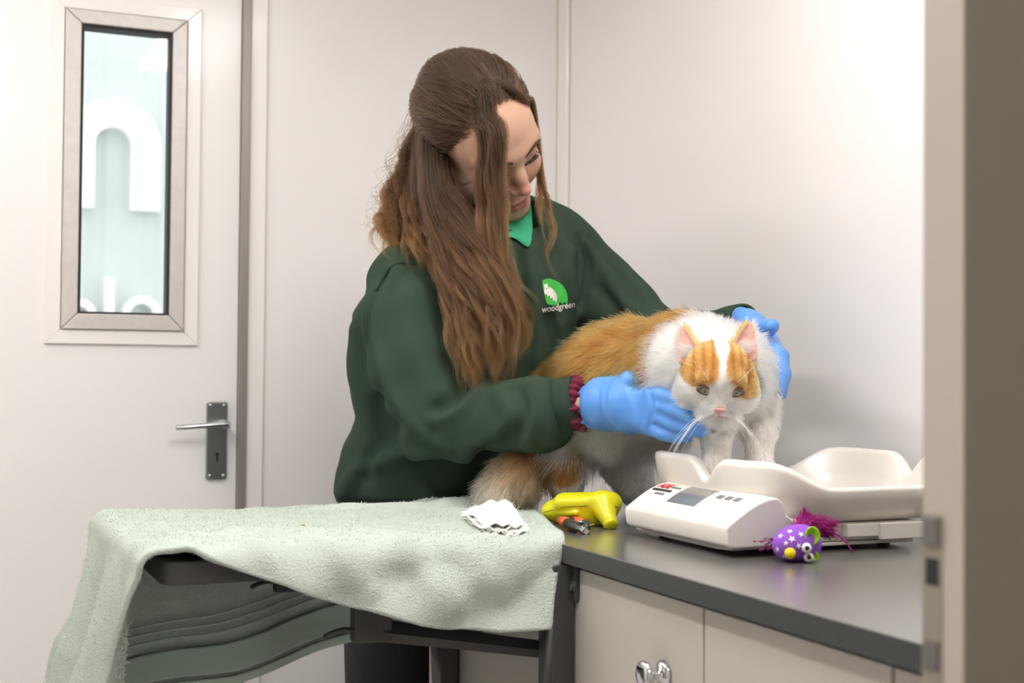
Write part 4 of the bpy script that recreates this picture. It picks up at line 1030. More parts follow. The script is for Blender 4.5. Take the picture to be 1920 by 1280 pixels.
for v in me.vertices:
    u = (v.co.x-x0_)/(x1_-x0_); px = 1016+62*u; py = 586-4*math.sin(u*2.0)-7*u*u-v.co.y*17
    p = drop(px, py, .0016); v.co = p if p is not None else v.co
link('logo_lettering', me, m_lwhite, logo)
# ---- hair -----------------------------------------------------------------------------------------------------------
def hair_mat(name, stops, rough=.35, rand=.35, rad=.3):
    m = bpy.data.materials.new(name); m.use_nodes = True; nt = m.node_tree; nt.nodes.clear()
    o = nt.nodes.new('ShaderNodeOutputMaterial'); h = nt.nodes.new('ShaderNodeBsdfHairPrincipled'); h.model = 'CHIANG'; h.parametrization = 'COLOR'
    inf = nt.nodes.new('ShaderNodeHairInfo'); rp = nt.nodes.new('ShaderNodeValToRGB'); e = rp.color_ramp.elements
    e[0].position, e[0].color = stops[0][0], (*stops[0][1], 1); e[1].position, e[1].color = stops[-1][0], (*stops[-1][1], 1)
    for p, c in stops[1:-1]: k = e.new(p); k.color = (*c, 1)
    nt.links.new(inf.outputs['Intercept'], rp.inputs[0])
    at = nt.nodes.new('ShaderNodeAttribute'); at.attribute_name = 'col'
    mx = nt.nodes.new('ShaderNodeMix'); mx.data_type = 'RGBA'; mx.blend_type = 'MULTIPLY'; mx.inputs['Factor'].default_value = 1
    nt.links.new(rp.outputs[0], mx.inputs['A']); nt.links.new(at.outputs['Color'], mx.inputs['B']); nt.links.new(mx.outputs['Result'], h.inputs['Color'])
    h.inputs['IOR'].default_value = 1.42
    h.inputs['Roughness'].default_value = rough; h.inputs['Radial Roughness'].default_value = rad
    nt.links.new(h.outputs[0], o.inputs[0]); return m
m_hcap = hair_mat('brown_hair_crown', [(0, (.046, .021, .011)), (1, (.024, .0105, .0055))])
m_hlong = hair_mat('brown_hair_lengths', [(0, (.020, .0095, .005)), (.4, (.040, .0165, .006)), (.75, (.085, .034, .010)), (1, (.14, .058, .017))])
m_scalp = mat('hair_underlayer', (.045, .026, .017), rough=.7)
# dark under-volume so that no skin shows between strands of the crown
ecx = np.array([0, -.018, .033]); er = np.array([.0755, .0955, .0860])
GD = np.array([.05, -.93, -.36]); GD /= np.linalg.norm(GD)          # where the half-up hair is gathered (head frame)
gx = np.cross(GD, [0, 0, 1.0]); gx /= np.linalg.norm(gx); gy = np.cross(GD, gx)
def eh(u, lift): return HC+((ecx+u*(er+lift))@AH)
def hairline(u):
    """1 inside the combed-back crown, in unit ellipsoid directions (left, forward, up)"""
    x, y, z = u[:, 0], u[:, 1], u[:, 2]
    front = .52+.0*x                                               # forehead hairline
    lim = np.where(z > .55, .80, front)
    side = z-(-.78+1.6*np.maximum(y+.05, 0))
    return (side > 0) & (y < .66+.25*np.maximum(z-.55, 0)) 
def crown(n):
    u = RNG.normal(size=(n*4, 3)); u /= np.linalg.norm(u, axis=1, keepdims=True); u = u[hairline(u)][:n]
    T = np.linspace(0, 1, 14); out = []
    d = np.clip(u@GD, -1, 1); om = np.arccos(d)[:, None]
    g = GD+RNG.normal(size=u.shape)*.13; g /= np.linalg.norm(g, axis=1, keepdims=True)
    om = np.arccos(np.clip((u*g).sum(1), -.999, .999))[:, None]
    th = np.arctan2(u@gx, u@gy)+.06*RNG.normal(size=len(u)); lk = ((th+math.pi)/(2*math.pi)*170).astype(int)%170; lockh = RNG.normal(size=(170, 1))*.0022
    global crown_tone; crown_tone = np.exp(.42*RNG.normal(size=170))[lk][:, None]
    pts = []
    for t in T:
        p = (np.sin((1-t)*om)*u+np.sin(t*om)*g)/np.sin(om)
        # combed back with a slight sag and volume on the crown
        p = p+np.array([0, 0, .0])*t; p /= np.linalg.norm(p, axis=1, keepdims=True)
        vol = .003+.006*np.exp(-((p[:, 2:3]-.75)/.5)**2)*math.sin(math.pi*min(1, t*1.2+.1))+.005*t
        stria = lockh[lk]
        pts.append(eh(p, vol+stria+.0015*RNG.normal(size=(len(u), 1))*(t > .05)))
    return np.stack(pts, 1)
cp = crown(22000)
cc = np.clip(crown_tone*(1+.25*RNG.normal(size=(len(cp), 1))), .35, 2.0)*np.ones((1, 3))
hair = empty('hair', tuple(HC)); par(hair, woman)
strands('crown_hair', cp, np.linspace(.00042, .00034, 14), m_hcap, hair, cc)
# under-cap mesh
u_ = []; nu, nv = 48, 32
bm = bmesh.new(); grid = {}
for i in range(nu):
    for j in range(nv+1):
        th_, ph = 2*math.pi*i/nu, math.pi*j/nv; u = np.array([[math.sin(ph)*math.cos(th_), math.sin(ph)*math.sin(th_), math.cos(ph)]])
        grid[i, j] = (bm.verts.new(eh(u, .0008)[0]), bool(hairline(u)[0]))
for i in range(nu):
    for j in range(nv):
        q = [grid[i, j], grid[(i+1) % nu, j], grid[(i+1) % nu, j+1], grid[i, j+1]]
        if all(a[1] for a in q):
            try: bm.faces.new([a[0] for a in q])
            except ValueError: pass
bmesh.ops.remove_doubles(bm, verts=bm.verts, dist=1e-5)
for v in [v for v in bm.verts if not v.link_faces]: bm.verts.remove(v)
fin('hair_underlayer', bm, m_scalp, hair, smooth=True)
def locks(path, rad, nl, per, wave=.006, freq=5, npt=30, curl=.5, lockr=.0070, flat=.6, jit=.06, hue=0.0, taper=True, ends=.12):
    """path [(px,py,D)], rad [px] along it; nl locks of per strands"""
    C_ = np.array([W(*p) for p in catmull(path, npt)]); R_ = np.interp(np.linspace(0, 1, npt), np.linspace(0, 1, len(rad)), rad)*2.0/FPX
    T_ = np.gradient(C_, axis=0); T_ /= np.linalg.norm(T_, axis=1, keepdims=True)
    X_ = np.cross(T_, CF); X_ /= np.linalg.norm(X_, axis=1, keepdims=True); Y_ = np.cross(T_, X_)
    t = np.linspace(0, 1, npt); out = []; cols = []
    for l in range(nl):
        a = RNG.random()*6.28; rr = math.sqrt(RNG.random()); ox, oy = rr*math.cos(a), rr*math.sin(a)*flat
        ph = RNG.random()*6.28; am = wave*(.4+RNG.random()); fr_ = freq*(.8+.4*RNG.random()); end = 1-ends*RNG.random()
        dx = RNG.normal()*.25; tone = 1+.30*RNG.normal()
        ii = np.interp(t*end, t, np.arange(npt))
        lo = np.floor(ii).astype(int); hi = np.minimum(lo+1, npt-1); w = (ii-lo)[:, None]
        Cl = C_[lo]*(1-w)+C_[hi]*w; Xl = X_[lo]*(1-w)+X_[hi]*w; Yl = Y_[lo]*(1-w)+Y_[hi]*w; Rl = (R_[lo]*(1-w[:, 0])+R_[hi]*w[:, 0])
        g = smooth01(t*1.6)
        cx = Rl*(ox+dx*t*t)+am*g*np.sin(fr_*6.28*t+ph); cy = Rl*oy+am*.7*g*np.cos(fr_*6.28*t+ph*1.3)
        n = per; so = RNG.normal(size=(n, 2))*lockr*.6
        sh = (1-.55*t)[None, :] if taper else np.ones((1, npt))
        ph2 = RNG.normal(size=(n, 1))*.5
        px_ = cx[None]+so[:, :1]*sh+.0012*np.sin(fr_*9*t[None]+ph2*6)*g+jit*.02*RNG.normal(size=(n, 1))*t[None]**2
        py_ = cy[None]+so[:, 1:]*sh+.0012*np.cos(fr_*9*t[None]+ph2*7)*g
        out.append(Cl[None]+px_[..., None]*Xl[None]+py_[..., None]*Yl[None])
        cols.append(np.clip(tone*(1+.16*RNG.normal(size=(n, 1))), .45, 1.8)*np.array([[1, 1+.06*hue, 1+.1*hue]]))
    return np.concatenate(out), np.concatenate(cols)
def pxd(P): v = P-CAM; D = v@CF; return (960+FPX*(v@CR)/D, 640-FPX*(v@CU)/D, D)
def over(us, lift=.007):
    out = []
    for i, u in enumerate(us): u = np.array(u, float); u /= np.linalg.norm(u); out.append(pxd(eh(u[None], lift if i else -.006)[0]))
    return out
RH = np.linspace(.00032, .00018, 30)
def mass(name, specs, m=None):
    S = [locks(**s) for s in specs]; P_ = np.concatenate([s[0] for s in S]); e_ = 1-.30*RNG.random((len(P_), 1))**2.0
    strands(name, P_, RH[None]*np.clip((e_-np.linspace(0, 1, 30)[None])/.15, .03, 1), m or m_hlong, hair, np.concatenate([s[1] for s in S]))
mass('back_hair', [
    dict(path=[(812, 205, 2.10), (788, 270, 2.11), (768, 330, 2.10), (748, 390, 2.08), (738, 440, 2.05), (752, 492, 2.01)], rad=[18, 26, 28, 30, 30, 24], nl=110, per=34, wave=.0075, freq=3.4, hue=.3, lockr=.005, ends=.25),
    dict(path=[(808, 240, 2.09), (800, 320, 2.08), (790, 390, 2.05), (795, 450, 2.01), (815, 505, 1.985)], rad=[26, 30, 32, 32, 28], nl=80, per=34, wave=.0058, freq=3, lockr=.005, ends=.25),
    dict(path=[(818, 245, 2.08), (806, 340, 2.06), (828, 440, 2.01), (866, 540, 1.955), (880, 640, 1.925), (892, 742, 1.90)], rad=[26, 32, 38, 36, 32, 22], nl=110, per=36, wave=.0058, freq=3.4, lockr=.005, ends=.28)])
mass('side_hair', [
    dict(path=[(812, 235, 2.07), (814, 330, 2.045), (850, 440, 1.99), (902, 540, 1.945), (932, 640, 1.925), (926, 740, 1.905)], rad=[24, 28, 40, 46, 40, 18], nl=150, per=38, wave=.0058, freq=3.4, lockr=.005, ends=.30),
    dict(path=[(816, 240, 2.06), (826, 350, 2.02), (874, 440, 1.975), (938, 545, 1.95), (968, 620, 1.945), (978, 676, 1.945)], rad=[16, 18, 30, 36, 26, 12], nl=90, per=36, wave=.0058, freq=3.2, hue=.2, lockr=.005, ends=.30),
    dict(path=[(808, 250, 2.06), (816, 365, 2.02), (843, 460, 1.98), (868, 560, 1.95), (874, 650, 1.92), (884, 742, 1.90)], rad=[18, 26, 34, 30, 24, 14], nl=85, per=36, wave=.0058, freq=3.4, lockr=.005, ends=.30)])
f1 = over([(.0, .10, 1), (-.10, .45, .95), (-.30, .72, .66)], .005); f1b = over([(-.05, .0, 1), (-.2, .35, .95), (-.46, .62, .62)], .005)
f2 = over([(.02, .10, 1), (.22, .5, .85), (.55, .66, .52), (.80, .55, .20)], .010)
mass('face_framing_hair', [
    dict(path=f1+[(930, 250, 1.962), (928, 320, 1.964), (930, 390, 1.962), (936, 450, 1.955), (952, 540, 1.945), (964, 612, 1.94)], rad=[5, 14, 16, 17, 18, 19, 19, 17, 10], nl=36, per=26, wave=.0028, freq=4, flat=.3, lockr=.005, ends=.25),
    dict(path=f1b+[(908, 250, 1.968), (905, 320, 1.970), (906, 390, 1.968), (918, 460, 1.955), (942, 560, 1.945)], rad=[5, 10, 10, 10, 11, 13, 17, 16], nl=24, per=26, wave=.0028, freq=4, flat=.3, lockr=.005, ends=.25),
    dict(path=f2+[(1014, 330, 2.085), (1022, 370, 2.085), (1031, 405, 2.085), (1036, 440, 2.07), (1024, 480, 2.055), (1046, 530, 2.035)], rad=[3, 4, 5, 4, 5, 8, 8, 7, 5, 3], nl=9, per=11, wave=.002, freq=3, flat=.4, lockr=.003),
    dict(path=f2+[(1009, 340, 2.09), (1008, 385, 2.095), (1014, 430, 2.075), (1030, 490, 2.055)], rad=[3, 4, 5, 4, 5, 8, 7, 4], nl=7, per=11, wave=.002, freq=3, flat=.4, lockr=.003)])
# fine flyaways
fl_ = locks([(790, 200, 2.10), (765, 290, 2.10), (738, 380, 2.07), (722, 440, 2.04)], [10, 34, 40, 36], 60, 2, wave=.012, freq=4, lockr=.01)
strands('flyaway_hair', fl_[0], RH*.6, m_hlong, hair, fl_[1])
# ================================================================== the cat
m_catskin = mat('cat_undercoat', (.7, .6, .5), rough=.95, spec=.1, attr='col')
m_fur = hair_mat('cat_fur', [(0, (.82, .82, .82)), (.5, (1, 1, 1)), (1, (1, 1, 1))], rough=.45, rad=.55)
cat_b = onz(1230, 960, ZT)
cat = empty('cat', (float(cat_b[0]), float(cat_b[1]), ZT)); tag(cat, 'fluffy ginger and white cat with forepaws in the scale tray', 'cat')
KC = W(1346, 704, 1.672)
KL, KF = cdir((.99, -.085, .06)), cdir((-.06, -.46, .885)); KF /= np.linalg.norm(KF); KL = KL-KF*(KL@KF); KL /= np.linalg.norm(KL); KU = np.cross(KL, KF)
if KU@CU < 0: KU = -KU
AK = np.array([KL, KF, KU])
def K(x, y, z): return KC+x*KL+y*KF+z*KU
Fd = Field((.62, 1.36, .895), (1.16, 2.12, 1.24), .0034)
RUMP, MID, SHO, CHE = W(1085, 745, 2.00), W(1170, 722, 1.92), W(1290, 698, 1.815), W(1358, 712, 1.77)
Fd.chain([RUMP, MID, SHO, CHE], [.064, .072, .070, .056], k=.03)
Fd.ell(W(1185, 700, 1.93), (.10, .062, .07), A3, k=.04)
Fd.ell(W(1348, 694, 1.775), (.060, .058, .055), A3, k=.03)
Fd.ell(W(1185, 770, 1.92), (.085, .050, .055), A3, k=.04)
Fd.chain([W(1350, 760, 1.745), W(1344, 815, 1.712), W(1343, 885, 1.705), np.array([*W(1343, 930, 1.70)[:2], .952])], [.026, .0175, .0160, .0150], k=.012)
pA = np.array([*W(1343, 930, 1.70)[:2], .951]); Fd.ell(pA-CF*.012, (.020, .012, .022), np.array([CR, [0, 0, 1], CF]), k=.01)
Fd.chain([W(1415, 750, 1.765), W(1423, 815, 1.742), W(1424, 880, 1.735), np.array([*W(1424, 930, 1.73)[:2], .952])], [.027, .0180, .0165, .0155], k=.012)
pB = np.array([*W(1424, 930, 1.73)[:2], .951]); Fd.ell(pB-CF*.012, (.020, .012, .022), np.array([CR, [0, 0, 1], CF]), k=.01)
# hind legs
fA = onz(1062, 962, ZT)
Fd.chain([W(1075, 790, 1.975), W(1055, 850, 1.955), W(1062, 905, 1.945), fA+[0, 0, .014]], [.058, .037, .0185, .0135], k=.02)
Fd.ell(fA+np.array([0, 0, .013])-CF*.012+CR*.012, (.020, .012, .020), np.array([CR, [0, 0, 1], CF]), k=.01)
fB = onz(1205, 948, ZT)
Fd.chain([W(1150, 800, 2.0), W(1172, 860, 2.0), W(1190, 910, 1.99), fB+[0, 0, .014]], [.050, .036, .022, .0145], k=.02)
# tail
TL = [W(1052, 800, 1.985), W(1015, 850, 1.955), W(978, 890, 1.935), W(945, 922, 1.925), W(924, 940, 1.92)]
Fd.chain(TL, [.022, .026, .028, .024, .014], k=.012)
# head
E_ = lambda c, r, k=.01, op='add': Fd.ell(K(*c), r, AK, k, op)
Fd.cone(K(0, -.02, -.015), W(1350, 720, 1.76), .040, .058, k=.03)
E_((0, 0, .004), (.044, .044, .040), .012)
for s in (-1, 1):
    E_((.025*s, .008, -.016), (.022, .026, .022), .02)
    E_((.0095*s, .040, -.0285), (.0135, .0135, .0115), .008)
    Fd.cone(K(.020*s, .036, .014), K(.008*s, .040, .012), .006, .006, k=.014)
    E_((.0195*s, .050, .0015), (.0085, .010, .006), .007, 'cut')
Fd.cone(K(0, .030, .012), K(0, .049, -.018), .0105, .0085, k=.012)
E_((0, .038, -.041), (.0105, .0105, .009), .01)
V, Q = Fd.mesh(); V = relax(V, Q, 2, .5); N = vnormals(V, Q)
V[:, 2] = np.maximum(V[:, 2], ZT+.0006)
def isin_tray(P): return (P[:, 0] > tx0+.02) & (P[:, 0] < tx1) & (P[:, 1] < ty1-.01)
V[isin_tray(V), 2] = np.maximum(V[isin_tray(V), 2], ZTB+.0072)
WHITE, GIN, DARKG = np.array([.93, .90, .855]), np.array([.60, .285, .070]), np.array([.34, .130, .025])
ax_b = (SHO-RUMP)/np.linalg.norm(SHO-RUMP)
s_front = (W(1262, 630, 1.78)-RUMP)@ax_b
def coat(P):
    """markings: ginger saddle, rump and tail, ginger cap with a white blaze, everything else white"""
    n = len(P); nz = vnoise(P, 60, 11); nz2 = vnoise(P, 170, 12)
    lx, ly, lz = (P-KC)@KL, (P-KC)@KF, (P-KC)@KU
    rk = np.sqrt(lx**2+ly**2+lz**2)
    s = (P-RUMP)@ax_b; z = P[:, 2]
    gin = smooth01((s_front+.30*(z-1.155)+.010*nz-s)/.010)*smooth01((z-1.078-.012*nz)/.014)
    for c, r, v in ((W(1068, 655, 1.95), .020, 0), (W(1215, 580, 1.93), .016, 0), (W(1060, 705, 1.94), .018, 0)):
        gin *= 1-(1-v)*smooth01((r+.006*nz-np.linalg.norm(P-c, axis=1))/.010)
    tl = np.full(n, 9.0); tt = np.zeros(n)
    for i in range(len(TL)-1):
        a, b = TL[i], TL[i+1]; ab = b-a; t = np.clip(((P-a)@ab)/(ab@ab), 0, 1); d = np.linalg.norm(P-a-t[:, None]*ab, axis=1); m = d < tl; tl[m] = d[m]; tt[m] = (i+t[m])/(len(TL)-1)
    istail = (tl < .040) & (tt > .16)
    gin = np.where(istail, np.maximum(gin, .92), gin)
    th = np.linalg.norm(P-W(1062, 875, 1.925), axis=1); gin = np.maximum(gin, smooth01((.030+.008*nz-th)/.012))
    th = np.linalg.norm(P-W(1225, 812, 1.87), axis=1); gin = np.maximum(gin, .6*smooth01((.012-th)/.008))
    # face
    face = (rk < .066) & (ly > -.034)
    blaze = .0030+.0125*smooth01((.022-lz)/.020)+.0050*smooth01((lz-.034)/.012)
    ax_ = np.abs(lx)
    lowb = np.where(lx > 0, -.012-.30*(ax_-.030), .0000-.10*(ax_-.03))     # lower edge: drops further on the cat's left cheek
    f = smooth01((ax_-blaze)/.0025)*smooth01((lz-lowb-.0015*nz2)/.004)*(lz < .054)
    f *= smooth01((.0505-ax_)/.004)
    f *= 1-smooth01((.0145-np.abs(ax_-.0105))/.004)*smooth01((.0085-lz)/.004)*(lx < 0)   # white round the inner eye on its right side
    f *= 1-smooth01((.017-ax_)/.004)*smooth01((.012-lz)/.004)
    gin = np.where(face, f, np.where(rk < .075, gin*0, gin))
    g = np.clip(gin, 0, 1)[:, None]
    st = np.where(face, np.clip(1.3*np.sin(ax_*560+1.2+.6*nz)*(lz > .004), 0, 1)*.8, np.clip(.6*np.sin(s*95+2.2*nz+1)+.5*nz2, 0, 1)*.8)[:, None]
    gc = GIN*(1-st)+DARKG*st
    gc = np.where(face[:, None], gc, gc*np.array([.66, .56, .42]))
    pale = np.where(istail, smooth01((tt-.40)/.45), 0)[:, None]*.8
    gc = gc*(1-pale)+np.array([.62, .47, .28])*pale
    return WHITE*(1-g)+gc*g, np.clip(gin, 0, 1), face, rk, istail, tt, lx, ly, lz
colv, *_ = coat(V)
dk = colv*.8
pk = smooth01((.0075-np.linalg.norm(V-K(0, .0575, -.0165), axis=1))/.003)[:, None]; dk = dk*(1-pk)+np.array([.62, .36, .33])*pk
me = np_mesh('body', V, Q); set_col(me, dk); cb = link('body', me, m_catskin, cat, True)
CB = BVHTree.FromPolygons([tuple(v) for v in V], [tuple(q) for q in Q])
# ---- fur
def fur(n, wfun, lenfun, curl=.12, seed=0, npt=6, stiff=.32):
    fc = V[Q].mean(1); P, Nn = scatter(V, Q, N, n, wfun(fc)); c, gin, face, rk, istail, tt, lx, ly, lz = coat(P)
    s = (P-RUMP)@ax_b
    # comb: backwards along the body and down; radially from the nose on the face; outwards round the ruff; down the legs; along the tail
    comb = -ax_b*.9+np.array([0, 0, -.55])+np.zeros((n, 3))
    fd = P-K(0, .060, -.012); fd /= np.linalg.norm(fd, axis=1, keepdims=True); comb = np.where(face[:, None], fd, comb)
    rf = (rk >= .058) & (rk < .135) & (s > .16); rd_ = P-(KC-.02*KF); rd_ /= np.linalg.norm(rd_, axis=1, keepdims=True)
    comb = np.where((rf & ~face)[:, None], rd_*.8+np.array([0, 0, -.55])-KF*.25, comb)
    legs = ((P[:, 2] < 1.046) & (s > .17)) | (P[:, 2] < .985); comb = np.where((legs & ~istail)[:, None], np.array([0, 0, -1.0])-.25*ax_b, comb)
    td = (TL[-1]-TL[0])/np.linalg.norm(TL[-1]-TL[0]); comb = np.where(istail[:, None], td*.9+np.array([0, 0, -.35]), comb)
    comb = comb-(comb*Nn).sum(1, keepdims=True)*Nn; comb /= np.linalg.norm(comb, axis=1, keepdims=True)+1e-6
    L = lenfun(P, face, rk, legs, istail, s, lz, ly)*(.7+.6*RNG.random(n))
    lk = np.stack([vnoise(P, 140, k+seed) for k in range(3)], 1)*.28+RNG.normal(size=(n, 3))*curl      # clumped lie
    st = np.where(face, .22, stiff)[:, None]
    d0 = Nn*(st+.18)+comb*.7+lk*.6; d0 /= np.linalg.norm(d0, axis=1, keepdims=True)
    d1 = Nn*st*.3+comb+lk+np.array([0, 0, -.18])*(~face)[:, None]; d1 /= np.linalg.norm(d1, axis=1, keepdims=True)
    t = np.linspace(0, 1, npt)[None, :, None]
    pts = P[:, None]-Nn[:, None]*.001+L[:, None, None]*(d0[:, None]*(t-.5*t*t)+d1[:, None]*(.5*t*t))
    var = np.clip(1+.13*RNG.normal(size=(n, 1))*np.where(gin > .5, 1.6, .35)[:, None], .5, 1.5)
    # keep tips above worktop and tray
    pts[..., 2] = np.maximum(pts[..., 2], ZT+.0008)
    return pts, np.clip(c*var, 0, .97)
def w_body(c): lz_ = np.linalg.norm(c-KC, axis=1); return np.where((lz_ < .064) & ((c-KC)@KF > -.03), .05, 1.0)
def w_face(c): lz_ = np.linalg.norm(c-KC, axis=1); m = np.where((lz_ < .066) & ((c-KC)@KF > -.034), 1.0, 0.0); m *= np.linalg.norm(c-K(0, .0575, -.0165), axis=1) > .0065; return m
def l_body(P, face, rk, legs, istail, s, lz, ly):
    L = np.full(len(P), .026); L = np.where((rk < .15) & (s > .12), .019, L); L = np.where(legs & (s > .17), .0075+.005*smooth01((P[:, 2]-1.02)/.02), np.where(legs, .010+.014*smooth01((P[:, 2]-.985)/.05), L)); L = np.where(istail, .034, L); L = np.where(face, .010, L)
    bel = smooth01((1.062-P[:, 2])/.03)*(s > -.02)*(s < .2)*~legs*~istail; return L+.014*bel
def l_face(P, face, rk, legs, istail, s, lz, ly):
    return .0045+.012*smooth01((rk-.045)/.016)+.006*smooth01((-.012-lz)/.02)*smooth01((.04-ly)/.02)
fp, fc_ = fur(78000, w_body, l_body); strands('body_fur', fp, np.array([.00030, .00030, .00028, .00025, .0002, .0001]), m_fur, cat, fc_)
fp, fc_ = fur(34000, w_face, l_face, curl=.08, seed=5); strands('face_fur', fp, np.array([.00022, .00022, .0002, .00018, .00014, .00008]), m_fur, cat, fc_)
# ---- eyes
def cat_pt(x, z): h = CB.ray_cast(Vector(K(x, .12, z)), Vector(-KF)); return np.array(h[0])
m_eye = mat('cat_eye', (.3, .3, .2), rough=.08, coat=.8, attr='col')
for s in (-1, 1):
    c = cat_pt(.0190*s, .0010)-KF*.0005
    u_, v_ = 40, 24; vs = []; cl_ = []; ec = c
    for i in range(v_+1):
        for j in range(u_):
            ph, th_ = math.pi*i/v_, 2*math.pi*j/u_; a = math.sin(ph)*math.cos(th_); b = math.cos(ph); d = math.sin(ph)*math.sin(th_)
            tilt = .10*s; X = a*.0104; Z = b*.0064*(1-.18*abs(a))+a*.0104*tilt
            vs.append(ec+X*KL+Z*KU+d*.0046*KF)
            r_ = math.hypot(X+.0002, Z+.0003)
            rim_ = math.hypot(a, b)
            col_ = np.array([.27, .29, .18]) if r_ > .0020 else np.array([.012, .012, .012])
            if r_ > .0043: col_ = np.array([.17, .175, .11])
            if rim_ > .86: col_ = np.array([.05, .028, .022])
            cl_.append(col_)
    fs = [(i*u_+j, i*u_+(j+1) % u_, (i+1)*u_+(j+1) % u_, (i+1)*u_+j) for i in range(v_) for j in range(u_)]
    me = np_mesh('eye', vs, fs); set_col(me, np.array(cl_)); eo = link('eye', me, m_eye, cat, True)
    # lids: thin dark lower rim, heavier furry upper lid
    bm = bmesh.new(); tube(bm, [ec+x*KL+(.0062*(1-(x/.0106)**2)-.0004+x*.10*s)*KU+.0036*KF for x in np.linspace(-.0106, .0106, 12)], [.0007]+[.0014]*10+[.0007], 8); fin('upper_lid', bm, mat('cat_lid', (.20, .11, .08), rough=.8), cat, smooth=True)
    bm = bmesh.new(); tube(bm, [ec+x*KL+(-.0054*(1-(x/.0104)**2)+x*.10*s)*KU+.0034*KF for x in np.linspace(-.0100, .0100, 12)], .0007, 6); fin('lower_lid', bm, mat('cat_lid_dark', (.16, .08, .065), rough=.6), cat, smooth=True)
    bm = bmesh.new(); tc_ = ec-s*.0100*KL-.0030*KU+.003*KF; tube(bm, [tc_, tc_-.004*KU-s*.0005*KL, tc_-.0085*KU-s*.0012*KL], [.0011, .0011, .0004], 6); fin('tear_mark', bm, mat('tear_stain', (.40, .22, .13), rough=.7), cat, smooth=True)
# ---- nose and mouth
m_nose = mat('pink_nose', (.58, .31, .28), rough=.45, sss=.0)
np_ = cat_pt(0, -.0165)
Fn = Field(np_-.014, np_+.014, .0007)
for s in (-1, 1): Fn.ell(np_+.0032*s*KL+.0004*KF+.0010*KU, (.0042, .0030, .0024), AK, k=.002)
Fn.ell(np_-.0018*KU+.0008*KF, (.0028, .0026, .0032), AK, k=.002)
for s in (-1, 1): Fn.ell(np_+.0042*s*KL+.0030*KF-.0012*KU, (.0014, .0018, .0008), AK, k=.0006, op='cut')
v_, q_ = Fn.mesh(); link('nose', np_mesh('nose', relax(v_, q_, 2), q_), m_nose, cat, True)
def mouth_pt(x, z): return cat_pt(x, z)+KF*.0012
bm = bmesh.new(); tube(bm, [mouth_pt(0, -.0205), mouth_pt(0, -.0245)], .0005, 6); tube(bm, [mouth_pt(x, -.0245-.0035*math.sin(min(1, abs(x)/.010)*1.6)) for x in np.linspace(-.011, .011, 11)], .0005, 6); fin('mouth_line', bm, mat('mouth_line', (.45, .25, .22), rough=.7), cat, smooth=True)
# ---- ears: cupped shells
m_earin = mat('ear_pink', (.62, .36, .30), rough=.8, noise=(200, .12), sss=.0); 
def ear_(s, tip, b0, b1, name='ear'):
    tip, b0, b1 = W(*tip), W(*b0), W(*b1); mid = (b0+b1)/2; wv = (b1-b0)/2; hv = tip-mid; nn = np.cross(wv, hv); nn /= np.linalg.norm(nn)
    if nn@CF > 0: nn = -nn
    n, m_ = 12, 12; G_ = np.zeros((n, m_, 3))
    for i in range(n):
        for j in range(m_):
            t = i/(n-1); u = -1+2*j/(m_-1); wd = (1-t)**.75*(1+.25*t)+.05
            G_[i, j] = mid+hv*t+wv*u*wd-nn*(.010*(1-u*u)*wd*(1-.3*t))-hv*.10*(1-abs(u))*(1-t)
    ii = np.arange(n*m_).reshape(n, m_); q_ = np.stack([ii[:-1, :-1], ii[1:, :-1], ii[1:, 1:], ii[:-1, 1:]], -1).reshape(-1, 4)
    eo = link(name, np_mesh(name, G_.reshape(-1, 3), q_), m_earin, cat, True); md_ = eo.modifiers.new('s', 'SOLIDIFY'); md_.thickness = .0018; md_.offset = 0
    # edge and inner hairs
    S_, C_ = [], []
    for k in range(900):
        t = RNG.random()**1.2; sd = RNG.choice([-1, 1]); wd = (1-t)**.75*(1+.25*t)+.05; p = mid+hv*t+wv*sd*wd*(1+.02*RNG.normal())
        d = hv/np.linalg.norm(hv)*.9+wv/np.linalg.norm(wv)*sd*.35+RNG.normal(size=3)*.25-nn*.1; L_ = .005+.004*RNG.random()
        inner = (sd*s < 0); c = GIN*(.8+.3*RNG.random()) if inner else np.array([.80, .66, .55]); S_.append(np.stack([p, p+d*L_*.5, p+d*L_+RNG.normal(size=3)*.0008])); C_.append(c)
    for k in range(420):
        t = .05+.35*RNG.random(); u = (-.9+.7*RNG.random())*(1 if s > 0 else -1); wd = (1-t)**.75
        p = mid+hv*t+wv*u*wd-nn*.004; d = wv/np.linalg.norm(wv)*(.9 if s > 0 else -.9)+hv/np.linalg.norm(hv)*.35+nn*.30+RNG.normal(size=3)*.2; L_ = .010+.010*RNG.random(); S_.append(np.stack([p, p+d*L_*.5, p+d*L_])); C_.append(np.array([.88, .80, .70]))
    back = []
    for k in range(1500):                                         # furry outside
        t = RNG.random()*.95; u = -1+2*RNG.random(); wd = (1-t)**.75*(1+.25*t)+.05
        p = mid+hv*t+wv*u*wd-nn*(.010*(1-u*u)*wd*(1-.3*t))-nn*.001; d = hv/np.linalg.norm(hv)-nn*.6+RNG.normal(size=3)*.2; L_ = .006
        S_.append(np.stack([p, p+d*L_*.5, p+d*L_])); C_.append(GIN*(.8+.3*RNG.random()))
    so = strands('ear_fur', np.array(S_), np.array([.00022, .0002, .0001]), m_fur, eo, np.array(C_))
ear_(-1, (1279, 612, 1.690), (1274, 680, 1.668), (1317, 674, 1.655))
ear_(1, (1406, 603, 1.690), (1364, 672, 1.655), (1418, 676, 1.668))
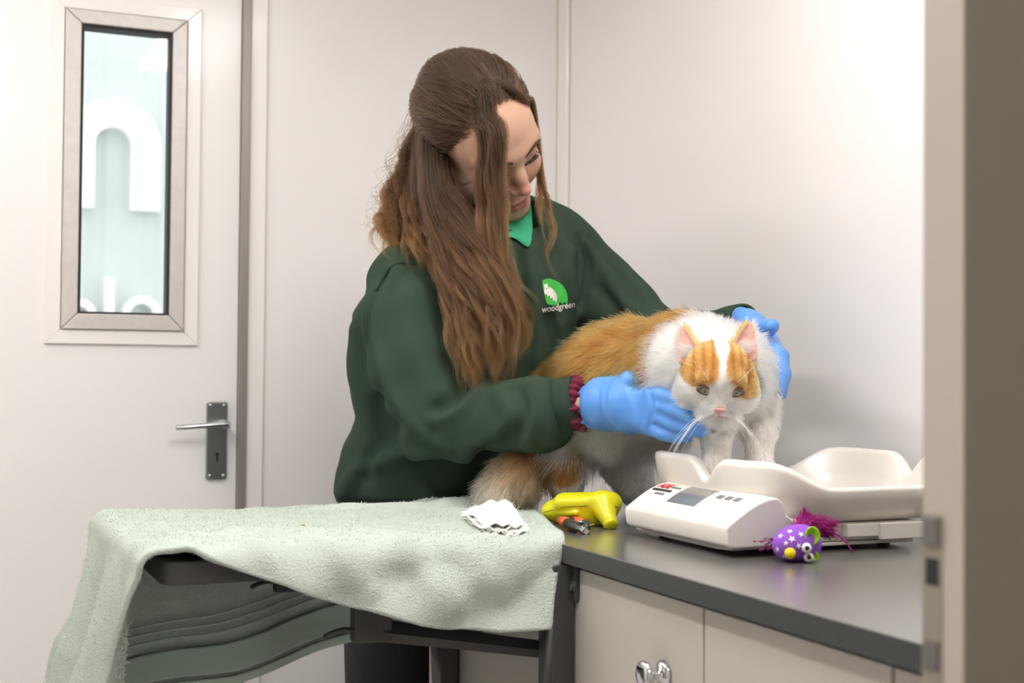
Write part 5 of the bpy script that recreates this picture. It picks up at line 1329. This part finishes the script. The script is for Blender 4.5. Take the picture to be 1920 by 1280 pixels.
# ---- whiskers and brow hairs
m_wh = mat('whisker', (.95, .94, .92), rough=.3); S_ = []
for s in (-1, 1):
    for k in range(11):
        p = cat_pt((.013+.006*RNG.random())*s, -.022-.007*RNG.random()); L_ = .038+.030*RNG.random()
        d = KL*s*(.75+.25*RNG.random())+KF*.30-KU*(.25+.5*RNG.random()); d /= np.linalg.norm(d)
        S_.append(np.stack([p+L_*(d*t+np.array([0, 0, -.55])*t*t) for t in np.linspace(0, 1, 8)]))
    for k in range(5):
        p = cat_pt(.017*s, .016); d = KU*.8+KL*s*.5*RNG.random()+KF*.45; L_ = .028+.012*RNG.random(); S_.append(np.stack([p+L_*(d*t-KF*.2*t*t) for t in np.linspace(0, 1, 8)]))
strands('whisker', np.array(S_), np.array([.00026, .00026, .00024, .00022, .0002, .00017, .00013, .00007])*.62, m_wh, cat)
# ================================================================== gauze swabs and the kibble on the towel
m_gauze = mat('white_gauze', (.90, .885, .87), rough=.95, bump=(500, .5, .001))
gz = empty('gauze_swabs', tuple(W(925, 985, 1.80))); tag(gz, 'crumpled stack of white gauze swabs on the towel', 'gauze')
TB = BVHTree.FromPolygons([tuple(v) for v in V2], [tuple(q) for q in Q2])
def towel_z(x, y):
    h = TB.ray_cast(Vector((x, y, 1.3)), Vector((0, 0, -1))); return h[0].z if h[0] is not None else FZ
gp = [onz(868, 968, .912), onz(925, 1003, .912), onz(990, 992, .912), onz(958, 948, .912)]     # footprint: left, near, right, far
for l in range(6):
    n = 26; G_ = np.zeros((n, n, 3)); j0 = RNG.normal(size=2)*.003
    for i in range(n):
        for j in range(n):
            u, v = i/(n-1), j/(n-1); p = gp[0]*(1-u)*(1-v)+gp[1]*u*(1-v)+gp[2]*u*v+gp[3]*(1-u)*v
            c_ = np.mean(gp, 0); p = c_+(p-c_)*(1-.012*l); x, y = p[0]+j0[0]*1.2, p[1]+j0[1]
            hump = .010*math.exp(-((u-.45)**2+(v-.35)**2)/.10)*(l/5.0)
            z = towel_z(x, y)+.006+l*.0026+.0022*math.sin(9*u+2*l+4*v)+.0014*math.sin(17*v+l)+hump-.003*max(0, 1-min(u, v, 1-u, 1-v)/.08)*.5
            G_[i, j] = (x, y, z)
    ii = np.arange(n*n).reshape(n, n); q_ = np.stack([ii[:-1, :-1], ii[1:, :-1], ii[1:, 1:], ii[:-1, 1:]], -1).reshape(-1, 4)
    o = link('swab', np_mesh('swab', G_.reshape(-1, 3), q_), m_gauze, gz, True); md_ = o.modifiers.new('s', 'SOLIDIFY'); md_.thickness = .0018
    if l % 2 == 0:
        S_ = []
        for k in range(70):
            e = RNG.integers(4); i, j = ((0, RNG.integers(n)), (n-1, RNG.integers(n)), (RNG.integers(n), 0), (RNG.integers(n), n-1))[e]
            p = G_[i, j]; d = p-G_[n//2, n//2]; d[2] = 0; d = d/np.linalg.norm(d)+RNG.normal(size=3)*.5; S_.append(np.stack([p, p+d*.002, p+d*.0045]))
        strands('frayed_thread', np.array(S_), np.array([.00025, .00022, .00018]), m_gauze, o)
kp = onz(566, 994, .905); kz = towel_z(kp[0], kp[1])
Fk = Field(np.array([kp[0], kp[1], kz])-.012, np.array([kp[0], kp[1], kz])+.014, .0006)
kc = np.array([kp[0], kp[1], kz+.0058]); Fk.ell(kc, (.0046, .0034, .0026), np.array([CR, CF, [0, 0, 1]]), k=.001); Fk.ell(kc+.0022*CR+.0006*CU, (.0026, .0026, .0022), k=.002)
v_, q_ = Fk.mesh(); kb = link('kibble', np_mesh('kibble', relax(v_, q_, 1), q_), mat('kibble_brown', (.33, .155, .03), rough=.8, bump=(800, .6, .001)), None, True)
tag(kb, 'single brown kibble piece lying on the towel', 'cat food')
